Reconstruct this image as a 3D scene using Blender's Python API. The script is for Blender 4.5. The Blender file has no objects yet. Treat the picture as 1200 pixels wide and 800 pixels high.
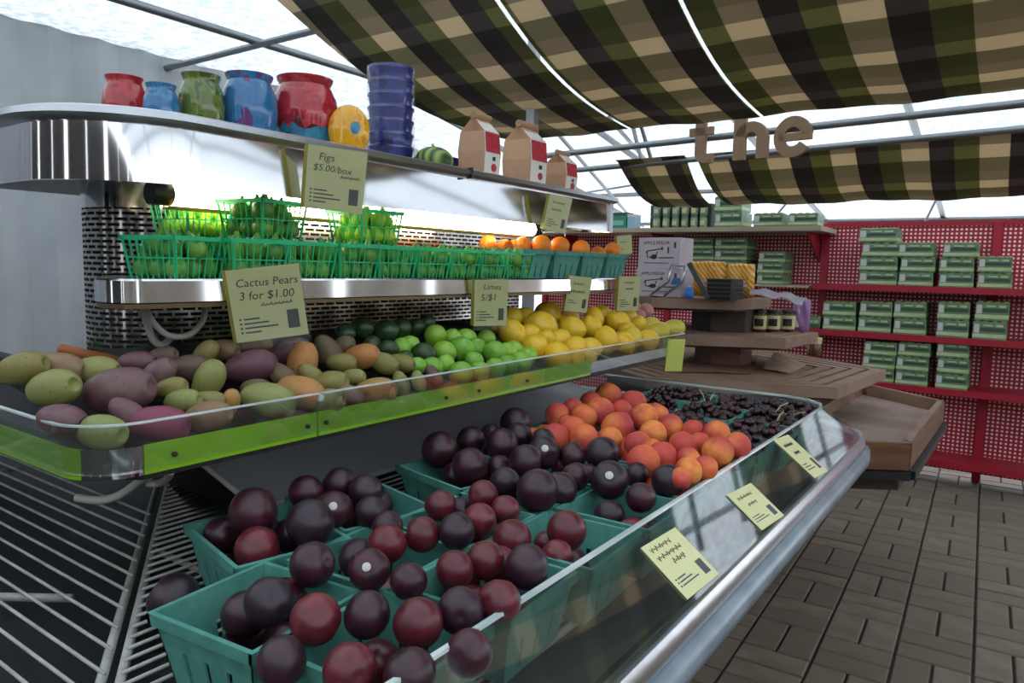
import bpy, math, random
from mathutils import Vector, Matrix
random.seed(7)
S = bpy.context.scene
COL = S.collection
PI = math.pi
rad = math.radians

# ------------------------------------------------------------------ camera
CAM = Vector((0, 0, 1.25))
FPX = 846.98
RX = Vector((0.817, -0.078, 0.572)); RY = Vector((0.577, 0.072, -0.814))
RY = RY.normalized(); RX = (RX - RY * RX.dot(RY)).normalized(); RZ = RX.cross(RY)
M3 = Matrix((RX, RY, RZ))
cd = bpy.data.cameras.new('camera'); cam = bpy.data.objects.new('camera', cd); COL.objects.link(cam)
cd.sensor_width = 36.0; cd.lens = FPX / 1200 * 36; cd.clip_start = 0.02; cd.clip_end = 200
cam.matrix_world = Matrix.Translation(CAM) @ M3.to_4x4()
S.camera = cam

# ------------------------------------------------------------------ world, sun, exposure
W = bpy.data.worlds.new('overcast_sky'); S.world = W; W.use_nodes = True
bg = W.node_tree.nodes['Background']; bg.inputs[0].default_value = (0.88, 0.94, 1.0, 1); bg.inputs[1].default_value = 1.6
sd = bpy.data.lights.new('hazy_sun', 'SUN'); sd.energy = 1.0; sd.angle = rad(12); sd.color = (1, .96, .9)
so = bpy.data.objects.new('hazy_sun', sd); COL.objects.link(so); so.rotation_euler = (rad(-28), rad(38), 0)
S.view_settings.view_transform = 'Standard'; S.view_settings.look = 'None'
S.view_settings.exposure = 0.65; S.view_settings.gamma = 1.0
try: S.view_settings.use_curve_mapping = False
except Exception: pass

# ------------------------------------------------------------------ geometry helpers
def ray(u, v): return (M3 @ Vector((u - 600, 400 - v, -FPX))).normalized()
def atz(u, v, z): d = ray(u, v); return CAM + d * ((z - CAM.z) / d.z)
def atx(u, v, x): d = ray(u, v); return CAM + d * (x / d.x)
def aty(u, v, y): d = ray(u, v); return CAM + d * (y / d.y)
def depth(p): return -(M3.transposed() @ (Vector(p) - CAM)).z
def proj(p):
    c = M3.transposed() @ (Vector(p) - CAM)
    return (600 + FPX * c.x / -c.z, 400 - FPX * c.y / -c.z, -c.z)

class MB:
    def __init__(s): s.v = []; s.f = []; s.uv = {}
    def add(s, vs, fs, uvs=None):
        o = len(s.v); s.v += [Vector(x) for x in vs]
        for i, f in enumerate(fs):
            s.f.append(tuple(k + o for k in f))
            if uvs: s.uv[len(s.f) - 1] = uvs[i]
        return s
    def hexa(s, p):  # 8 corner points: bottom 4 ccw, top 4
        return s.add(p, [(3, 2, 1, 0), (4, 5, 6, 7), (0, 1, 5, 4), (1, 2, 6, 5), (2, 3, 7, 6), (3, 0, 4, 7)])
    def box(s, a, b):
        x0, y0, z0 = a; x1, y1, z1 = b
        return s.hexa([(x0, y0, z0), (x1, y0, z0), (x1, y1, z0), (x0, y1, z0), (x0, y0, z1), (x1, y0, z1), (x1, y1, z1), (x0, y1, z1)])
    def prism(s, poly, z0, z1):
        n = len(poly)
        return s.add([(x, y, z0) for x, y in poly] + [(x, y, z1) for x, y in poly],
                     [tuple(range(n - 1, -1, -1)), tuple(range(n, 2 * n))] + [(i, (i + 1) % n, n + (i + 1) % n, n + i) for i in range(n)])
    def tube(s, pts, r, n=8, cap=True):
        pts = [Vector(p) for p in pts]; rings = []; up = None
        for i, p in enumerate(pts):
            t = (pts[min(i + 1, len(pts) - 1)] - pts[max(i - 1, 0)]).normalized()
            if up is None:
                up = Vector((0, 0, 1)) if abs(t.z) < .9 else Vector((1, 0, 0))
            a = t.cross(up).normalized(); b = a.cross(t).normalized(); up = b
            rr = r[i] if isinstance(r, (list, tuple)) else r
            rings.append([p + a * rr * math.cos(2 * PI * k / n) + b * rr * math.sin(2 * PI * k / n) for k in range(n)])
        vs = [v for g in rings for v in g]; fs = []
        for i in range(len(pts) - 1):
            for k in range(n): fs.append((i * n + k, i * n + (k + 1) % n, (i + 1) * n + (k + 1) % n, (i + 1) * n + k))
        if cap: fs += [tuple(range(n - 1, -1, -1)), tuple((len(pts) - 1) * n + k for k in range(n))]
        return s.add(vs, fs)
    def lathe(s, prof, n=24, c=(0, 0, 0), sx=1, sy=1):
        vs = []; fs = []; m = len(prof)
        for r, z in prof:
            for k in range(n):
                a = 2 * PI * k / n; vs.append((c[0] + r * sx * math.cos(a), c[1] + r * sy * math.sin(a), c[2] + z))
        for i in range(m - 1):
            for k in range(n): fs.append((i * n + k, i * n + (k + 1) % n, (i + 1) * n + (k + 1) % n, (i + 1) * n + k))
        if prof[0][0] > 1e-5: fs.append(tuple(range(n - 1, -1, -1)))
        if prof[-1][0] > 1e-5: fs.append(tuple((m - 1) * n + k for k in range(n)))
        return s.add(vs, fs)
    def sweep(s, path, prof, closed=True, caps=True):
        """path: plan polyline (x, y); prof: (out, z) pairs; out is to the right-hand side of the path"""
        P = [Vector((x, y, 0)) for x, y in path]; n = len(prof); vs = []; fs = []; uvs = []
        d = 0; ds = []
        for i, p in enumerate(P):
            t = Vector((0, 0, 0))
            if i > 0: t += (P[i] - P[i - 1]).normalized(); d += (P[i] - P[i - 1]).length
            if i < len(P) - 1: t += (P[i + 1] - P[i]).normalized()
            t.normalize(); o = Vector((t.y, -t.x, 0)); ds.append(d)
            k = 1.0
            if 0 < i < len(P) - 1:
                c = (P[i] - P[i - 1]).normalized().dot(t); k = 1 / max(c, .4)
            for a, z in prof: vs.append(p + o * a * k + Vector((0, 0, z)))
        for i in range(len(P) - 1):
            for j in range(n if closed else n - 1):
                j2 = (j + 1) % n
                fs.append((i * n + j, (i + 1) * n + j, (i + 1) * n + j2, i * n + j2))
                uvs.append([(ds[i], prof[j][1]), (ds[i + 1], prof[j][1]), (ds[i + 1], prof[j2][1]), (ds[i], prof[j2][1])])
        if closed and caps:
            fs += [tuple(range(n)), tuple((len(P) - 1) * n + j for j in range(n - 1, -1, -1))]
            uvs += [[(0, 0)] * n] * 2
        return s.add(vs, fs, uvs)
    def sphere(s, c, r, nu=16, nv=10):
        prof = [(math.sin(PI * i / nv), -math.cos(PI * i / nv)) for i in range(nv + 1)]
        rr = r if isinstance(r, (tuple, list)) else (r, r, r)
        o = len(s.v); s.lathe([(max(a, 1e-6), z) for a, z in prof], nu)
        for i in range(o, len(s.v)):
            q = s.v[i]; s.v[i] = Vector((c[0] + q.x * rr[0], c[1] + q.y * rr[1], c[2] + q.z * rr[2]))
        return s
    def xf(s, m):
        s.v = [m @ v for v in s.v]; return s
    def mesh(s, name, mats, smooth=False, shift=None, angle=None):
        me = bpy.data.meshes.new(name)
        vs = [v - shift for v in s.v] if shift is not None else s.v
        me.from_pydata([tuple(v) for v in vs], [], s.f)
        if s.uv:
            ul = me.uv_layers.new(name='UVMap')
            for p in me.polygons:
                if p.index in s.uv:
                    for k, li in enumerate(p.loop_indices): ul.data[li].uv = s.uv[p.index][k]
        for m in (mats if isinstance(mats, (list, tuple)) else [mats]): me.materials.append(m)
        if smooth:
            for p in me.polygons: p.use_smooth = True
            if angle:
                try: me.set_sharp_from_angle(angle=rad(angle))
                except Exception: pass
        me.validate(); me.update()
        return me

def wloc(o):
    p = Vector((0, 0, 0))
    while o: p += o.location; o = o.parent
    return p
def link(name, me, parent=None):
    o = bpy.data.objects.new(name, me); COL.objects.link(o)
    if parent: o.parent = parent
    return o
def part(name, mb, m, parent=None, smooth=False, angle=None, label=None, kind=None):
    """world-space builder geometry -> a mesh object under parent (parents are unrotated)"""
    o = link(name, mb.mesh(name, m, smooth, wloc(parent) if parent else None, angle), parent)
    if label: o['label'] = label
    if kind: o['kind'] = kind
    return o
def solo(name, mb, m, loc, smooth=False, angle=None):
    """world-space geometry with its origin moved to loc"""
    loc = Vector(loc); o = link(name, mb.mesh(name, m, smooth, loc, angle)); o.location = loc; return o
def tag(o, label, cat, group=None):
    o['label'] = label; o['category'] = cat
    if group: o['group'] = group
    return o
def thing(name, label, cat, loc=(0, 0, 0), group=None):
    o = bpy.data.objects.new(name, None); COL.objects.link(o); o.location = loc
    o.empty_display_size = .05
    return tag(o, label, cat, group)
def bevel(o, w=.003, seg=2):
    b = o.modifiers.new('bevel', 'BEVEL'); b.width = w; b.segments = seg; b.limit_method = 'ANGLE'; b.angle_limit = rad(40); return o

# ------------------------------------------------------------------ materials
def lin(h):
    c = [int(h[i:i + 2], 16) / 255 for i in (0, 2, 4)]
    return tuple(x / 12.92 if x <= .04045 else ((x + .055) / 1.055) ** 2.4 for x in c) + (1,)
MATS = {}
def newmat(n):
    m = bpy.data.materials.new(n); m.use_nodes = True; MATS[n] = m
    return m, m.node_tree.nodes, m.node_tree.links, m.node_tree.nodes['Principled BSDF']
def sset(b, k, v):
    if k in b.inputs: b.inputs[k].default_value = v
def pmat(n, col, rough=.5, metal=0, var=None, scale=20, detail=3, bump=0, coord='Object', rnd=None, spec=.5, emit=None, es=1, sss=0, stretch=None, coat=0):
    """principled; var = second colour mixed by noise, rnd = third colour mixed per object"""
    m, N, L, b = newmat(n)
    b.inputs['Base Color'].default_value = lin(col); b.inputs['Roughness'].default_value = rough
    b.inputs['Metallic'].default_value = metal; sset(b, 'Specular IOR Level', spec); sset(b, 'Coat Weight', coat)
    out = None
    if var or bump:
        tc = N.new('ShaderNodeTexCoord'); mp = N.new('ShaderNodeMapping'); L.new(tc.outputs[coord], mp.inputs[0])
        if stretch: mp.inputs['Scale'].default_value = stretch
        nz = N.new('ShaderNodeTexNoise'); nz.inputs['Scale'].default_value = scale; nz.inputs['Detail'].default_value = detail
        L.new(mp.outputs[0], nz.inputs['Vector'])
        if var:
            rp = N.new('ShaderNodeValToRGB'); rp.color_ramp.elements[0].position = .38; rp.color_ramp.elements[1].position = .62
            rp.color_ramp.elements[0].color = lin(col); rp.color_ramp.elements[1].color = lin(var)
            L.new(nz.outputs['Fac'], rp.inputs[0]); out = rp.outputs[0]
        if bump:
            bp = N.new('ShaderNodeBump'); bp.inputs['Strength'].default_value = bump; bp.inputs['Distance'].default_value = .01
            L.new(nz.outputs['Fac'], bp.inputs['Height']); L.new(bp.outputs[0], b.inputs['Normal'])
    if rnd:
        oi = N.new('ShaderNodeObjectInfo'); mx = N.new('ShaderNodeMix'); mx.data_type = 'RGBA'
        L.new(oi.outputs['Random'], mx.inputs['Factor'])
        if out: L.new(out, mx.inputs[6])
        else: mx.inputs[6].default_value = lin(col)
        mx.inputs[7].default_value = lin(rnd); out = mx.outputs[2]
    if out: L.new(out, b.inputs['Base Color'])
    if emit: b.inputs['Emission Color'].default_value = lin(emit); b.inputs['Emission Strength'].default_value = es
    if sss: b.inputs['Subsurface Weight'].default_value = sss; b.inputs['Subsurface Radius'].default_value = (.01, .005, .003); 
    return m
def glassmat(n, tint='FFFFFF', refl=.12, rough=.03, haze=0.0):
    m, N, L, b = newmat(n); N.remove(b)
    out = N['Material Output']; tr = N.new('ShaderNodeBsdfTransparent'); tr.inputs[0].default_value = lin(tint)
    gl = N.new('ShaderNodeBsdfGlossy'); gl.inputs['Roughness'].default_value = rough
    lw = N.new('ShaderNodeLayerWeight'); lw.inputs[0].default_value = .35
    mr = N.new('ShaderNodeMapRange'); mr.inputs[3].default_value = refl * .6; mr.inputs[4].default_value = min(1, refl * 5)
    L.new(lw.outputs['Fresnel'], mr.inputs[0])
    mx = N.new('ShaderNodeMixShader'); L.new(mr.outputs[0], mx.inputs[0]); L.new(tr.outputs[0], mx.inputs[1]); L.new(gl.outputs[0], mx.inputs[2])
    last = mx.outputs[0]
    if haze:
        df = N.new('ShaderNodeBsdfDiffuse'); df.inputs[0].default_value = (.85, .9, .92, 1)
        m2 = N.new('ShaderNodeMixShader'); m2.inputs[0].default_value = haze; L.new(last, m2.inputs[1]); L.new(df.outputs[0], m2.inputs[2]); last = m2.outputs[0]
    L.new(last, out.inputs[0]); return m
def transl(n, col, t=.5, var=None, scale=30, rough=.5, detail=3):
    """thin light-passing sheet"""
    m, N, L, b = newmat(n); out = N['Material Output']; b.inputs['Base Color'].default_value = lin(col); b.inputs['Roughness'].default_value = rough
    tr = N.new('ShaderNodeBsdfTranslucent'); tr.inputs[0].default_value = lin(col)
    if var:
        tc = N.new('ShaderNodeTexCoord'); nz = N.new('ShaderNodeTexNoise'); nz.inputs['Scale'].default_value = scale; nz.inputs['Detail'].default_value = detail
        L.new(tc.outputs['Object'], nz.inputs['Vector']); rp = N.new('ShaderNodeValToRGB')
        rp.color_ramp.elements[0].position = .4; rp.color_ramp.elements[1].position = .6
        rp.color_ramp.elements[0].color = lin(col); rp.color_ramp.elements[1].color = lin(var); L.new(nz.outputs['Fac'], rp.inputs[0])
        L.new(rp.outputs[0], tr.inputs[0]); L.new(rp.outputs[0], b.inputs['Base Color'])
    mx = N.new('ShaderNodeMixShader'); mx.inputs[0].default_value = t
    L.new(b.outputs[0], mx.inputs[1]); L.new(tr.outputs[0], mx.inputs[2]); L.new(mx.outputs[0], out.inputs[0]); return m

chrome = pmat('chrome', 'D8D8DA', .07, 1)
alu = pmat('brushed_aluminium', 'C4C6CA', .28, 1, bump=.05, scale=60)
steel = pmat('galvanised_pipe', '8E9497', .4, .8)
darkmet = pmat('dark_metal', '2A2C2E', .5, .3)
blackp = pmat('black_plastic', '17181A', .45)
acryl = glassmat('clear_acrylic', 'FAFCFB', .07, .04, .012)
acryl_edge = pmat('acrylic_edge', 'B9C7C6', .2, var='DDE6E4', scale=8)
wirewhite = pmat('white_coated_wire', 'B9B9B2', .4, var='A09F98', scale=30)
greypanel = pmat('grey_panel', 'B4B5B8', .5, var='AAABAE', scale=4)
bumperm = pmat('grey_blue_bumper', '8A97A3', .3, var='76838F', scale=12)
limestrip = pmat('lime_green_strip', '8CC208', .35, var='84BA0A', scale=3)
whitepl = pmat('white_plastic', 'D9D6CC', .45)
tubelight = pmat('lamp_diffuser', 'FFFDF0', .4, emit='FFF6DC', es=7)
lamptrim = pmat('yellow_lamp_trim', 'D9B340', .4)
teal = pmat('teal_pulp', '539688', .8, var='4A897C', scale=40, bump=.2)
meshgreen = transl('green_plastic_mesh', '3FDDA0', .4, rough=.3)
cardm = pmat('pale_yellow_card', 'E4E3AC', .6, var='DCDA9E', scale=6)
cardback = pmat('olive_card_back', 'A79A30', .6)
ink = pmat('pen_ink', '3A3A36', .7)
inkgrey = pmat('grey_print', '5B5A5E', .7)
wood = pmat('stand_wood', '9A7E6A', .6, var='866A58', scale=3, stretch=(1, 3, 3), bump=.05)
woodside = pmat('stand_wood_edge', '7A5236', .5, var='64402A', scale=6, stretch=(1, 1, 8))
plywood = pmat('worn_plywood', 'A89084', .7, var='8E7566', scale=4, detail=6)
kraft = pmat('kraft_paper', 'C89F7C', .8, var='BC9270', scale=9, bump=.3)
kraftdark = pmat('kraft_fold', 'A88766', .8)
paperwhite = pmat('bag_label_white', 'E2DFD3', .6)
redink = pmat('red_print', 'C22A3A', .55, var='A81F30', scale=60)
redpaint = pmat('red_shelf_paint', 'A81830', .45)
brownlet = pmat('brown_letter', '8F7358', .7)

def pegboard():
    m, N, L, b = newmat('red_pegboard'); b.inputs['Roughness'].default_value = .5
    tc = N.new('ShaderNodeTexCoord'); mp = N.new('ShaderNodeMapping'); mp.inputs['Scale'].default_value = (1 / .0245, 1, 1 / .0245)
    L.new(tc.outputs['Object'], mp.inputs[0]); sp = N.new('ShaderNodeSeparateXYZ'); L.new(mp.outputs[0], sp.inputs[0])
    def fr(o):
        a = N.new('ShaderNodeMath'); a.operation = 'FRACT'; L.new(o, a.inputs[0])
        s = N.new('ShaderNodeMath'); s.operation = 'SUBTRACT'; L.new(a.outputs[0], s.inputs[0]); s.inputs[1].default_value = .5
        p = N.new('ShaderNodeMath'); p.operation = 'POWER'; L.new(s.outputs[0], p.inputs[0]); p.inputs[1].default_value = 2; return p.outputs[0]
    ad = N.new('ShaderNodeMath'); ad.operation = 'ADD'; L.new(fr(sp.outputs[0]), ad.inputs[0]); L.new(fr(sp.outputs[2]), ad.inputs[1])
    lt = N.new('ShaderNodeMath'); lt.operation = 'LESS_THAN'; L.new(ad.outputs[0], lt.inputs[0]); lt.inputs[1].default_value = .075
    mx = N.new('ShaderNodeMix'); mx.data_type = 'RGBA'; L.new(lt.outputs[0], mx.inputs['Factor'])
    mx.inputs[6].default_value = lin('A81832'); mx.inputs[7].default_value = lin('F4E2DE'); L.new(mx.outputs[2], b.inputs['Base Color']); return m
pegm = pegboard()
def slotsteel():
    m, N, L, b = newmat('slotted_steel'); b.inputs['Metallic'].default_value = 1
    tc = N.new('ShaderNodeTexCoord'); br = N.new('ShaderNodeTexBrick'); L.new(tc.outputs['UV'], br.inputs['Vector'])
    br.inputs['Scale'].default_value = 1; br.inputs['Brick Width'].default_value = .032; br.inputs['Row Height'].default_value = .0115
    br.inputs['Mortar Size'].default_value = .0028; br.inputs['Mortar Smooth'].default_value = 0; br.inputs['Bias'].default_value = 0
    br.offset = .5
    mx = N.new('ShaderNodeMix'); mx.data_type = 'RGBA'; L.new(br.outputs['Fac'], mx.inputs['Factor'])
    mx.inputs[6].default_value = lin('08090A'); mx.inputs[7].default_value = lin('A4A3A1'); L.new(mx.outputs[2], b.inputs['Base Color'])
    r = N.new('ShaderNodeMapRange'); r.inputs[3].default_value = .9; r.inputs[4].default_value = .16; L.new(br.outputs['Fac'], r.inputs[0]); L.new(r.outputs[0], b.inputs['Roughness'])
    L.new(br.outputs['Fac'], b.inputs['Metallic']); return m
slotm = slotsteel()
def plaid():
    m, N, L, b = newmat('plaid_canvas'); out = N['Material Output']; b.inputs['Roughness'].default_value = .6
    tc = N.new('ShaderNodeTexCoord'); sp = N.new('ShaderNodeSeparateXYZ'); L.new(tc.outputs['UV'], sp.inputs[0])
    def ramp(o, per, stops):
        d = N.new('ShaderNodeMath'); d.operation = 'DIVIDE'; L.new(o, d.inputs[0]); d.inputs[1].default_value = per
        f = N.new('ShaderNodeMath'); f.operation = 'FRACT'; L.new(d.outputs[0], f.inputs[0])
        r = N.new('ShaderNodeValToRGB'); r.color_ramp.interpolation = 'CONSTANT'; e = r.color_ramp.elements
        e[0].position = 0; e[0].color = stops[0][1]; e[1].position = stops[1][0]; e[1].color = stops[1][1]
        for p, c in stops[2:]: k = e.new(p); k.color = c
        L.new(f.outputs[0], r.inputs[0]); return r.outputs[0]
    u = ramp(sp.outputs[0], .33, [(0, lin('6E686A')), (.32, lin('989A70')), (.63, lin('E6DAC4'))])
    v = ramp(sp.outputs[1], .27, [(0, lin('BDB4A8')), (.30, lin('FFF8EA')), (.62, lin('A3A288'))])
    mx = N.new('ShaderNodeMix'); mx.data_type = 'RGBA'; mx.blend_type = 'MULTIPLY'; mx.inputs['Factor'].default_value = .85
    L.new(u, mx.inputs[6]); L.new(v, mx.inputs[7]); L.new(mx.outputs[2], b.inputs['Base Color'])
    tr = N.new('ShaderNodeBsdfTranslucent'); L.new(mx.outputs[2], tr.inputs[0]); ms = N.new('ShaderNodeMixShader'); ms.inputs[0].default_value = .5
    L.new(b.outputs[0], ms.inputs[1]); L.new(tr.outputs[0], ms.inputs[2]); L.new(ms.outputs[0], out.inputs[0]); return m
plaidm = plaid()
def fruitmat(n, a, b_, c, rough=.35, scale=4, coat=.15, blush=None, dots=False):
    """a-b mottled by noise, drifting to c from fruit to fruit; blush = colour towards one side of the fruit"""
    m, N, L, b = newmat(n); b.inputs['Roughness'].default_value = rough; sset(b, 'Coat Weight', coat); sset(b, 'Coat Roughness', .25)
    tc = N.new('ShaderNodeTexCoord'); oi = N.new('ShaderNodeObjectInfo')
    ad = N.new('ShaderNodeVectorMath'); ad.operation = 'ADD'; L.new(tc.outputs['Object'], ad.inputs[0]); L.new(oi.outputs['Location'], ad.inputs[1])
    nz = N.new('ShaderNodeTexNoise'); nz.inputs['Scale'].default_value = scale; nz.inputs['Detail'].default_value = 4; L.new(ad.outputs[0], nz.inputs['Vector'])
    rp = N.new('ShaderNodeValToRGB'); rp.color_ramp.elements[0].position = .35; rp.color_ramp.elements[1].position = .65
    rp.color_ramp.elements[0].color = lin(a); rp.color_ramp.elements[1].color = lin(b_); L.new(nz.outputs['Fac'], rp.inputs[0]); last = rp.outputs[0]
    if blush:
        sp = N.new('ShaderNodeSeparateXYZ'); L.new(tc.outputs['Generated'], sp.inputs[0])
        mr = N.new('ShaderNodeMapRange'); mr.inputs[1].default_value = .3; mr.inputs[2].default_value = .75; L.new(sp.outputs[0], mr.inputs[0])
        m1 = N.new('ShaderNodeMix'); m1.data_type = 'RGBA'; L.new(mr.outputs[0], m1.inputs['Factor']); L.new(last, m1.inputs[6]); m1.inputs[7].default_value = lin(blush); last = m1.outputs[2]
    mx = N.new('ShaderNodeMix'); mx.data_type = 'RGBA'; q = N.new('ShaderNodeMath'); q.operation = 'MULTIPLY'; q.inputs[1].default_value = .75
    L.new(oi.outputs['Random'], q.inputs[0]); L.new(q.outputs[0], mx.inputs['Factor']); L.new(last, mx.inputs[6]); mx.inputs[7].default_value = lin(c)
    fin = mx.outputs[2]
    if 'cactus_pear' in n:   # small dark spine cushions
        vo = N.new('ShaderNodeTexVoronoi'); vo.inputs['Scale'].default_value = 4.2; vo.inputs['Randomness'].default_value = .5; L.new(tc.outputs['Object'], vo.inputs['Vector'])
        lt = N.new('ShaderNodeMapRange'); lt.inputs[1].default_value = .10; lt.inputs[2].default_value = .18; lt.inputs[3].default_value = .6; lt.inputs[4].default_value = 0; L.new(vo.outputs['Distance'], lt.inputs[0])
        m3 = N.new('ShaderNodeMix'); m3.data_type = 'RGBA'; L.new(lt.outputs[0], m3.inputs['Factor']); L.new(fin, m3.inputs[6]); m3.inputs[7].default_value = lin('3A2C26'); fin = m3.outputs[2]
    L.new(fin, b.inputs['Base Color']); return m
plumdark = fruitmat('dark_plum_skin', '2C1420', '4E1A2A', '221C28', .36, 1.6, .15)
plumred = fruitmat('red_plum_skin', '551824', '7C2630', '451422', .34, 1.6, .2)
peachm = fruitmat('peach_skin', 'F2A448', 'E8683C', 'D85540', .6, 1.2, 0, blush='B83E44')
apricotm = fruitmat('orange_apricot_skin', 'F08A1E', 'EA7A18', 'F39430', .45, 1.5, .1)
lemonm = fruitmat('lemon_peel', 'F2C21E', 'ECB818', 'E3C53A', .4, 1.5, .15)
limem = fruitmat('lime_peel', '5C9A2C', '79B43C', '93BE3C', .35, 1.5, .2)
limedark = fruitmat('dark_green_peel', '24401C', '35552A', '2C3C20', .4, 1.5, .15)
mangom = fruitmat('yellow_mango_skin', 'D2BE2C', 'BFB42E', 'D9C84A', .4, 1.5, .15)
figm = fruitmat('green_fig_skin', '4C8A32', '6CA83E', '427E30', .5, 1.5, 0)
figlime = fruitmat('yellow_green_fig_skin', '9CCB22', 'B6DC34', '86BC26', .5, 1.5, 0)
cherrym = fruitmat('dark_cherry_skin', '190A10', '260C14', '420E1A', .3, 1, .2)
pearm = {
 'purple': fruitmat('purple_cactus_pear', '6A3E4C', '76625A', '5C3444', .5, 1.6, .05),
 'magenta': fruitmat('magenta_cactus_pear', '7E3450', '8C4460', '7A3048', .5, 1.6, .05),
 'green': fruitmat('green_cactus_pear', '7E8A4A', '8E965A', '8A8448', .5, 1.6, .05),
 'olive': fruitmat('olive_cactus_pear', '7C7440', '8C8448', '82783E', .5, 1.6, .05),
 'orange': fruitmat('orange_cactus_pear', 'C27A48', '9A8A48', 'B8743E', .5, 1.6, .05, blush='A08848'),
 'dark': fruitmat('shaded_cactus_pear', '5E5A36', '6A5440', '5A4040', .55, 1.6, .02),  # skin darkened to carry the shade on the deeper pears
 'brown': fruitmat('brown_cactus_pear', '8A6A4C', '8E7A50', '7E5C50', .5, 1.6, .05)}
areole = pmat('areole_dots', '4A3A30', .8)
stickerm = pmat('white_sticker', 'CFCDC8', .5)

# ================================================================== SETTING
def struct(name, mb, m, loc=(0, 0, 0), parent=None, smooth=False, angle=None):
    if parent: return part(name, mb, m, parent, smooth, angle)
    o = solo(name, mb, m, loc, smooth, angle); o['kind'] = 'structure'; return o
groundm = pmat('sand_joint', '3B342C', .9, var='2E2923', scale=30)
paverm = pmat('brick_paver', '887A6A', .8, var='766A5C', scale=9, bump=.2, rnd='706557', detail=5)
floor = struct('floor', MB().box((-7, -3, -.06), (5, 9, -.008)), groundm)
pave_me = None
def paver_mesh(w, h):
    b = MB(); g = .004; x, y = w / 2 - g, h / 2 - g; e = .004
    b.add([(-x, -y, -.05), (x, -y, -.05), (x, y, -.05), (-x, y, -.05), (-x, -y, -e), (x, -y, -e), (x, y, -e), (-x, y, -e),
           (-x + e, -y + e, 0), (x - e, -y + e, 0), (x - e, y - e, 0), (-x + e, y - e, 0)],
          [(0, 1, 5, 4), (1, 2, 6, 5), (2, 3, 7, 6), (3, 0, 4, 7), (4, 5, 9, 8), (5, 6, 10, 9), (6, 7, 11, 10), (7, 4, 8, 11), (8, 9, 10, 11)])
    return b.mesh('paver', paverm)
pm = [paver_mesh(.11, .22), paver_mesh(.22, .11)]
cand = []; rest = MB(); pa = rad(2)
for i in range(-16, 17):
    for j in range(-12, 20):
        for k in range(2):
            horiz = (i + j) % 2
            lx = i * .22 + (0 if horiz else (k - .5) * .11); ly = j * .22 + ((k - .5) * .11 if horiz else 0)
            x = -.4 + lx * math.cos(pa) - ly * math.sin(pa); y = 3.6 + lx * math.sin(pa) + ly * math.cos(pa)
            if not (-4 < x < 2.5 and 0 < y < 6.5): continue
            u, v, d = proj((x, y, 0))
            vis = d > .3 and 840 < u < 1230 and 520 < v < 830 and y < 5.4
            cand.append((x, y, horiz, vis))
for x, y, hz, vis in cand:
    if vis:
        o = link('paver', pm[hz], floor); o.location = (x - floor.location.x, y - floor.location.y, random.uniform(-.002, .001)); o.rotation_euler.z = pa
    else:
        w, h = (.106, .051) if hz else (.051, .106); c, s_ = math.cos(pa), math.sin(pa)
        q = [(x + a * c - b * s_, y + a * s_ + b * c) for a, b in ((-w, -h), (w, -h), (w, h), (-w, h))]
        rest.prism(q, -.05, 0)
part('paver_field', rest, paverm, floor, kind='stuff')

corr = pmat('grey_corrugated_sheet', 'B9BEC0', .5, var='A9AEB2', scale=2)
wl = MB(); n = 120; ys = [-2.5 + 7.4 * i / n for i in range(n + 1)]
front = [(-4.2 + .02 * math.sin(i * PI / 2.0), y) for i, y in enumerate(ys)]
wl.prism(front + [(-4.3, ys[-1]), (-4.3, ys[0])], 0, 2.7)
struct('wall_left', wl, corr, (-4.2, 1, 0))

# roof: translucent sheets on a steel frame
roofm = transl('frosted_roof_sheet', 'F4F6F8', .8, var='D6DCE1', scale=26, detail=10)
def roofz(y): return 2.42 if y < 3.2 else 2.42 - .17 * (y - 3.2)
ceil = bpy.data.objects.new('ceiling', None); COL.objects.link(ceil); ceil['kind'] = 'structure'; ceil.location = (-1, 2, 2.4)
for i in range(9):
    x0 = -4.3 + i * .93; x1 = x0 + .91
    b = MB()
    for y0, y1 in ((-2.5, 3.2), (3.2, 7.2)):
        b.hexa([(x0, y0, roofz(y0)), (x1, y0, roofz(y0)), (x1, y1, roofz(y1)), (x0, y1, roofz(y1)),
                (x0, y0, roofz(y0) + .006), (x1, y0, roofz(y0) + .006), (x1, y1, roofz(y1) + .006), (x0, y1, roofz(y1) + .006)])
    part('roof_sheet', b, roofm, ceil)
for i in range(9):
    x = -4.31 + i * .93
    part('rafter', MB().tube([(x, -2.5, roofz(0) - .03), (x, 3.2, roofz(0) - .03), (x, 7.2, roofz(7.2) - .03)], .022), steel, ceil, smooth=True)
for y in (-1, .8, 2.4, 5.9, 7.0):
    part('purlin', MB().tube([(-4.3, y, roofz(y) - .06), (4, y, roofz(y) - .06)], .018), steel, ceil, smooth=True)
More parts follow.
